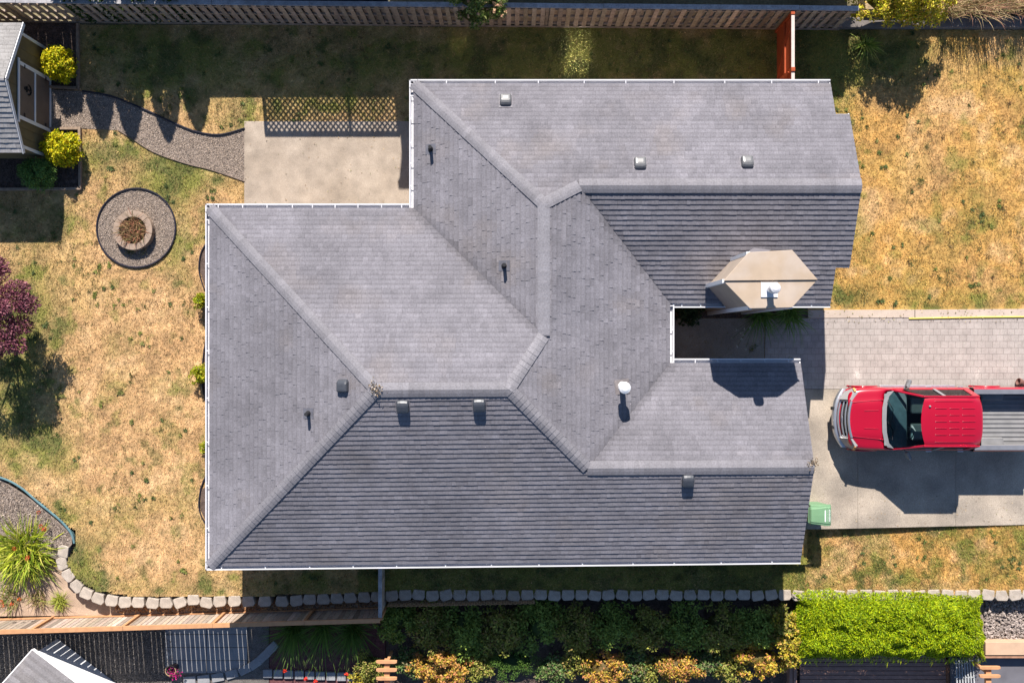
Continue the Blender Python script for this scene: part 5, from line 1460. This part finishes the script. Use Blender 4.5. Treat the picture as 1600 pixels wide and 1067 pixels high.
# grille, lamps, bumper
mb = MB(); gy = np.linspace(-.57, .57, 13)
gx = lambda y: .12 + .10 * (y / .6) ** 2
G_ = lambda t_, y: Tp(gx(y) + .20 * t_, y, .62 + .44 * t_)
mb.grid([[G_(t_, y) for y in gy] for t_ in (0, 1)]); gr = mb.build('grille', M_dark, tk)
for t_, r_ in ((1.0, .045), (.70, .03), (.40, .03), (.08, .04)):
    mb = MB(); mb.tube([tuple(Vector(G_(t_, y)) + Vector((-.02, 0, .015))) for y in gy], r_, 8); mb.build('grille_bar', M_chrome, gr, smooth=True)
for sg in (-1, 1):
    mb = MB(); mb.tube([tuple(Vector(G_(t_, sg * .57)) + Vector((-.015, 0, .01))) for t_ in (0, .5, 1)], .035, 8); mb.build('grille_bar', M_chrome, gr, smooth=True)
mb = MB(); c_ = Vector(G_(.55, 0)) + Vector((-.055, 0, .03)); rows = []
for rr in (1.0, .82, .8, .02): rows.append([tuple(c_ + Vector((-.02 * (1 - rr) - (.012 if rr > .81 else .006), .10 * rr * math.cos(a_), .045 * rr * math.sin(a_)))) for a_ in np.linspace(0, 2 * math.pi, 18, endpoint=False)])
mb.grid(rows[:2], (.8, .8, .85), closed=True); mb.grid(rows[2:], (.03, .06, .22), closed=True); mb.build('emblem', mat('emblem', (1, 1, 1), rough=.25, attr=True, var=0), gr)
mb = MB(); by = np.linspace(-.93, .93, 17); bx = lambda y: .0 + .30 * abs(y / .95) ** 2.6
rows = [[Tp(bx(y) + dx, y, z) for y in by] for dx, z in ((.14, .60), (.02, .60), (-.02, .56), (-.02, .46), (.03, .40))]
mb.grid(rows); mb.build('bumper', M_chrome, tk, smooth=True)
mb = MB(); rows = [[Tp(bx(y) + dx, y * .99, z) for y in by] for dx, z in ((.30, .72), (.12, .70), (.09, .63), (.13, .601))]; mb.grid(rows); mb.build('valance', M_red, tk, smooth=True)
for sg in (-1, 1):
    mb = MB(); mb.box(TX - .035, TX + .05, TY + sg * .30 - .05, TY + sg * .30 + .05, .44, .62); mb.build('tow_hook', M_dark, tk)
    mb = MB(); q_ = [(.12, .61, .72), (.30, .86, .74), (.50, .975, .97), (.50, .86, 1.08), (.36, .61, 1.09)]
    mb.poly([Tp(x, sg * y, z) for x, y, z in (q_ if sg < 0 else q_[::-1])]); mb.poly([Tp(x + .12, sg * (y - .05), z - .02) for x, y, z in (q_[::-1] if sg < 0 else q_)])
    for i in range(5):
        a_, b_ = q_[i], q_[(i + 1) % 5]; mb.poly([Tp(a_[0], sg * a_[1], a_[2]), Tp(b_[0], sg * b_[1], b_[2]), Tp(b_[0] + .12, sg * (b_[1] - .05), b_[2] - .02), Tp(a_[0] + .12, sg * (a_[1] - .05), a_[2] - .02)])
    hl = mb.build('headlight', M_lamp, tk)
    mb = MB(); a_, b_ = q_[2], q_[3]; mb.bar(Tp(a_[0] - .01, sg * a_[1], a_[2] + .012), Tp(b_[0] - .0, sg * b_[1], b_[2] + .012), .06, .02); mb.build('indicator', mat('amber', (.6, .25, .08), rough=.2), hl)

# cowl, windscreen, roof
ws_b = [(1.66, .90), (1.50, .72), (1.43, .40), (1.41, 0)]; cw = [(1.46, .86), (1.36, .66), (1.30, .38), (1.285, 0)]
mir = lambda l_: [(x, -y) for x, y in l_] + [(x, y) for x, y in l_[::-1][1:]]
mb = MB(); mb.grid([[Tp(x, y, 1.22 - .03 * abs(y)) for x, y in mir(cw)], [Tp(x, y, 1.245 - .03 * abs(y)) for x, y in mir(ws_b)]]); mb.build('cowl', M_greyp, tk, smooth=True)
ws_t = [(2.36, .71), (2.27, .55), (2.22, .30), (2.205, 0)]
W0 = [Tp(x, y, 1.25 - .03 * abs(y)) for x, y in mir(ws_b)]; W1 = [Tp(x, y, 1.86 - .06 * abs(y)) for x, y in mir(ws_t)]
Wm = [tuple((Vector(a_) + Vector(b_)) / 2 + Vector((-.03, 0, .03))) for a_, b_ in zip(W0, W1)]
mb = MB(); mb.grid([W1, Wm, W0]); wsn = mb.build('windscreen', M_glass, tk, smooth=True)
for (y0, y1) in ((.62, .02), (-.05, -.62)):
    mb = MB(); mb.tube([Tp(1.44, y0, 1.275), Tp(1.58, (y0 + y1) / 2, 1.33), Tp(1.56, y1, 1.32)], .011, 5); mb.build('wiper', M_dark, wsn)
mb = MB(); Rf = []
for x, f_ in ((2.20, 0), (2.5, 0), (3.0, 0), (3.6, 0), (4.0, 0), (4.09, 1)):
    row = []
    for i, t_ in enumerate(np.linspace(-1, 1, 17)):
        y = t_ * (.765 if not f_ else .74); xx = x + (.155 * abs(t_) ** 2 if x == 2.20 else (-.10 * abs(t_) ** 4 if f_ else 0)); z = 1.905 - .05 * t_ ** 2 - (.045 if abs(t_) > .99 else 0) - (.05 if f_ else 0) - (.025 if x == 2.20 else 0)
        row.append(Tp(xx, y, z))
    Rf.append(row)
mb.grid(Rf); mb.grid([Rf[-1], [(p[0] - .0, p[1], p[2] - .10) for p in Rf[-1]]])
rf_ = mb.build('cab_roof', M_red, tk, smooth=True)
mb = MB()
for y in (-.62, -.40, -.20, 0, .20, .40, .62):
    for x0, x1 in (((2.62, 3.80),) if abs(y) > .6 else ((2.62, 2.98), (3.06, 3.36), (3.44, 3.84))):
        z = 1.905 - .05 * (y / .765) ** 2 + .004; mb.tube([Tp(x0, y, z - .006), Tp(x0 + .03, y, z + .004), Tp(x1 - .03, y, z + .004), Tp(x1, y, z - .006)], .011, 6)
mb.build('roof_rib', M_red, rf_, smooth=True)
mb = MB(); x_, y_, z_ = Tp(2.46, .46, 1.89); mb.lathe(x_, y_, [(.035, z_), (.03, z_ + .03), (.01, z_ + .05)], 12); mb.build('antenna', M_greyp, rf_)
# pillars, side glass, rear glass
for sg in (-1, 1):
    mb = MB()
    top = lambda x: Tp(x, sg * .755, 1.825); bot = lambda x: Tp(x, sg * .935, 1.155)
    mb.bar(Tp(1.64, sg * .915, 1.16), Tp(2.36, sg * .745, 1.83), .07, .07); mb.bar(bot(3.93), Tp(3.92, sg * .75, 1.83), .20, .05, up=(0, 1, 0)); mb.bar(Tp(2.3, sg * .755, 1.83), Tp(3.9, sg * .755, 1.83), .06, .06)
    mb.build('pillar', M_red, tk, bevel=.015)
    mb = MB(); mb.bar(bot(2.93), top(2.95), .10, .045, up=(0, 1, 0)); mb.build('pillar', M_greyp, tk)
    for x0, x1, x2, x3 in ((1.92, 2.88, 2.90, 2.42), (2.99, 3.88, 3.90, 3.0)):
        q_ = [bot(x0), bot(x1), top(x2), top(x3)]; mb = MB(); mb.poly(q_ if sg < 0 else q_[::-1]); mb.build('side_window', M_side, tk)
    for x_ in (2.75, 3.75):
        mb = MB(); mb.bar(Tp(x_, sg * 1.012, .98), Tp(x_ + .18, sg * 1.012, .98), .035, .03); mb.build('door_handle', M_chrome, tk, bevel=.008)
    mb = MB(); mb.bar(Tp(2.0, sg * .95, 1.14), Tp(2.07, sg * 1.08, 1.18), .05, .04); rows = []
    for t_, hw, hh in ((0, .05, .07), (.03, .085, .11), (.09, .08, .10), (.12, .03, .05)):
        rows.append([Tp(2.02 + t_ + .10 * (k_ in (1, 2)) * 0 + (.06 if dy > 0 else 0), sg * (1.12 + dy * hw * 1.5), 1.20 + dz * hh) for k_, (dy, dz) in enumerate(((-1, -1), (1, -1), (1, 1), (-1, 1)))])
    mb.grid(rows, closed=True); mb.poly(rows[0]); mb.poly(rows[-1][::-1]); mb.build('side_mirror', M_greyp, tk, bevel=.012)
    mb = MB(); mb.bar(Tp(1.5, sg * .985, .5), Tp(3.9, sg * .985, .5), .10, .05); mb.build('running_board', M_chrome, tk, bevel=.012)
mb = MB(); mb.poly([Tp(4.08, -.74, 1.78), Tp(4.08, .74, 1.78), Tp(4.07, .82, 1.2), Tp(4.07, -.82, 1.2)][::-1]); mb.build('rear_window', M_side, tk)
# cab inside
mb = MB(); mb.box(TX + 1.45, TX + 4.05, TY - .9, TY + .9, .45, .55); mb.build('cab_floor', M_dark, tk)
mb = MB(); mb.grid([[Tp(1.36, y, 1.2) for y in (-.8, 0, .8)], [Tp(1.62, y, 1.215) for y in (-.85, 0, .85)], [Tp(2.06, y, 1.17) for y in (-.85, 0, .85)], [Tp(2.15, y, 1.02) for y in (-.85, 0, .85)], [Tp(2.0, y, .7) for y in (-.85, 0, .85)]]); mb.build('dashboard', mat('dash', (.19, .205, .21), rough=.7), tk, smooth=True)
mb = MB(); mb.bar(Tp(1.72, -.10, 1.185), Tp(1.72, .06, 1.185), .14, .012); mb.build('parking_card', mat('paper', (.6, .62, .6), rough=.7), tk)
for y in (-.42, .42):
    mb = MB(); mb.box(TX + 2.35, TX + 2.85, TY + y - .26, TY + y + .26, .75, .92); st = mb.build('seat', M_seat, tk, bevel=.05)
    mb = MB(); mb.bar(Tp(2.83, y, .9), Tp(2.98, y, 1.45), .50, .14, up=(1, 0, 0)) if False else mb.prism([Tp(2.78, y - .25, 0)[:2], Tp(2.92, y - .25, 0)[:2], Tp(2.92, y + .25, 0)[:2], Tp(2.78, y + .25, 0)[:2]], .92, 1.45); mb.build('backrest', M_seat, st, bevel=.05)
    mb = MB(); mb.box(TX + 2.82, TX + 2.92, TY + y - .13, TY + y + .13, 1.48, 1.66); mb.build('headrest', M_seat, st, bevel=.04)
mb = MB(); mb.tube([Tp(2.18 + .06 * math.sin(a_), -.42 + .18 * math.cos(a_), 1.10 + .16 * math.sin(a_)) for a_ in np.linspace(0, 6.28, 19)], .018, 6); mb.build('steering_wheel', M_dark, tk, smooth=True)
mb = MB(); mb.bar(Tp(2.3, -.10, 1.72), Tp(2.3, .10, 1.72), .03, .07); mb.build('rear_mirror', M_dark, tk)
# bed
bx0, bx1 = 4.13, 6.25
for sg in (-1, 1):
    mb = MB(); pr = [(.80, .9), (.80, 1.20), (.82, 1.235), (.95, 1.235), (.99, 1.20), (1.0, .86), (.99, .42)]
    mb.grid([[Tp(x, sg * y, z) for y, z in pr] for x in (bx0, 4.4, 4.72, 5.1, 5.5, bx1)] if sg > 0 else [[Tp(x, sg * y, z) for y, z in pr] for x in (bx0, 4.4, 4.72, 5.1, 5.5, bx1)][::-1])
    mb.build('bed_side', M_red, tk, smooth=False, bevel=.008)
    mb = MB(); mb.box(TX + bx0, TX + bx1, TY + sg * .87 - .075, TY + sg * .87 + .075, 1.268, 1.292); mb.build('rail_cap', mat('rail_plastic', (.15, .155, .18), rough=.5, var=.1, scale=6), tk, bevel=.008)
M_liner = mat('bed_liner', (.19, .187, .19), rough=.6, var=.15, scale=4)
mb = MB(); row = []
y_ = -.79
prof = []
while y_ < .79:
    prof += [(y_, .80), (y_ + .07, .80), (y_ + .085, .822), (y_ + .125, .822)]; y_ += .14
prof.append((.79, .80))
mb.grid([[Tp(x, y, z) for y, z in prof] for x in (bx0 + .03, bx1 - .02)][::-1]); bl_ = mb.build('bed_floor', M_liner, tk)
for sg in (-1, 1):
    mb = MB(); rows = []
    for f_, hh in ((1, 0), (.95, .10), (.75, .15)):
        rows.append([Tp(4.85 + .42 * f_ * sx_, sg * yy, .823 + hh) for sx_, yy in ((-1, .79), (-.9, .58 + .1 * (1 - f_)), (.9, .58 + .1 * (1 - f_)), (1, .79))])
    mb.grid(rows); mb.poly(rows[-1]); mb.build('wheel_hump', M_liner, bl_, bevel=.02)
    mb = MB(); mb.box(TX + bx0, TX + bx1, TY + sg * .797 - .004, TY + sg * .797 + .003, .8, 1.23); mb.build('liner_side', M_liner, bl_)
mb = MB(); mb.box(TX + bx0, TX + bx0 + .04, TY - .79, TY + .79, .45, 1.25); mb.build('bulkhead', M_liner, tk)
mb = MB(); mb.box(TX + bx1 - .02, TX + bx1 + .05, TY - .80, TY + .80, .72, 1.25); mb.build('tailgate', M_red, tk, bevel=.015)
mb = MB(); mb.box(TX + bx1 + .04, TX + bx1 + .22, TY - .95, TY + .95, .48, .64); mb.build('rear_bumper', M_chrome, tk, bevel=.03)
for x_ in (.95, 4.85):
    for sg in (-1, 1):
        mb = MB(); c_ = Vector(Tp(x_, sg * .88, .365)); rows = []
        for yy, r_ in ((-.12, .22), (-.12, .34), (-.10, .375), (.10, .375), (.12, .34), (.12, .22)):
            rows.append([tuple(c_ + Vector((r_ * math.cos(a_), yy, r_ * math.sin(a_)))) for a_ in np.linspace(0, 2 * math.pi, 26, endpoint=False)])
        mb.grid(rows, closed=True); wh = mb.build('wheel', M_black, tk, smooth=False)
        mb = MB(); rows = []
        for yy, r_ in ((.11, .225), (.09, .20), (.07, .06), (.10, .05), (.10, .005)):
            rows.append([tuple(c_ + Vector((r_ * math.cos(a_), sg * yy, r_ * math.sin(a_)))) for a_ in np.linspace(0, 2 * math.pi, 20, endpoint=False)])
        mb.grid(rows, closed=True); mb.build('rim', M_chrome, wh)
mb = MB(); mb.box(TX + .5, TX + 5.8, TY - .5, TY + .5, .34, .46); mb.build('chassis', M_dark, tk)

# ------------------------------------------------------------------ wheelie bin
bX, bY = 9.69, -5.45
M_green = mat('green_plastic', (.14, .26, .145), rough=.55, var=.08, scale=3)
bn = thing('wheelie_bin', (bX, bY, .03), 'green wheelie bin with white print on its lid by the garage corner', 'bin')
mb = MB(); mb.prism([(bX - .25, bY - .26), (bX + .24, bY - .26), (bX + .24, bY + .26), (bX - .25, bY + .26)], .05, .96, top=[(bX - .31, bY - .32), (bX + .30, bY - .32), (bX + .30, bY + .32), (bX - .31, bY + .32)]); mb.build('body', M_green, bn, bevel=.025)
mb = MB(); rows = []
for x, w0, z in ((-.33, .25, .98), (-.30, .27, 1.02), (-.1, .29, 1.055), (.15, .335, 1.05), (.29, .34, 1.02), (.325, .335, .985), (.325, .335, .965)):
    rows.append([(bX + x, bY + s_ * w0, z + dz) for s_, dz in ((-1, -.045), (-.96, -.012), (-.82, -.004), (-.74, .018), (0, .026), (.74, .018), (.82, -.004), (.96, -.012), (1, -.045))])
mb.grid(rows[::-1]); ld = mb.build('lid', M_green, bn, smooth=False)
M_print = mat('white_print', (.72, .76, .72), rough=.6, var=.05)
mb = MB(); mb.box(bX + .10, bX + .135, bY - .19, bY + .17, 1.078, 1.0835)
y_ = bY - .19
while y_ < bY + .17:                                       # two lines of worn lettering
    l_ = R.uniform(.03, .05); mb.box(bX + .245, bX + .285, y_, y_ + .012, 1.06, 1.0665); mb.box(bX + .24, bX + .252, y_ + .0125, y_ + l_ - .01, 1.062, 1.067)
    mb.box(bX + .19, bX + .215, y_, y_ + .008, 1.068, 1.0725)
    y_ += l_
mb.build('lid_print', M_print, ld)
mb = MB(); mb.tube([(bX - .36, bY - .24, .97), (bX - .36, bY + .24, .97)], .018, 8); mb.build('handle', M_green, bn)
for s_ in (-1, 1):
    mb = MB(); rows = [[(bX - .24 + r_ * math.cos(a_), bY + s_ * .29 + yy, .14 + r_ * math.sin(a_)) for a_ in np.linspace(0, 6.283, 16, endpoint=False)] for yy, r_ in ((-.03, .02), (-.03, .11), (.03, .11), (.03, .02))]
    mb.grid(rows, closed=True); mb.build('wheel', M_black, bn)

# ------------------------------------------------------------------ small things
a_ = Vector(P(1420, 497.8, .05)); b_ = Vector(P(1650, 494.6, .05)); mb = MB(); mb.tube([tuple(a_), tuple((a_ + b_) / 2 + Vector((0, .012, 0))), tuple(b_)], .026, 8)
top_mesh('yellow_pole', mb, mat('yellow_paint', (.60, .50, .10), rough=.5, var=.08), 'thin yellow pole lying along the kerb on the paver strip', 'pole')
# a brown pot on its side by the truck bed
c_ = Vector(P(1591.5, 596, .2)); dv = Vector((.93, -.33, -.12)).normalized(); s1 = dv.cross(Vector((0, 0, 1))).normalized(); s2 = s1.cross(dv)
mb = MB(); rows = []
for l_, r_ in ((.10, .03), (.02, .085), (0, .10), (0, .12), (.05, .125), (.055, .115), (.32, .08), (.33, .02)):
    rows.append([tuple(c_ + dv * l_ + s1 * r_ * math.cos(t_) + s2 * r_ * math.sin(t_)) for t_ in np.linspace(0, 2 * math.pi, 20, endpoint=False)])
mb.grid(rows, closed=True); mb.poly(rows[-1])
low = min(v_[2] for v_ in mb.v); mb.v = [(v_[0], v_[1], v_[2] - low + .04) for v_ in mb.v]
top_mesh('plant_pot', mb, mat('brown_clay', (.16, .075, .06), rough=.7, var=.15), 'brown clay pot lying on its side by the truck bed', 'pot')
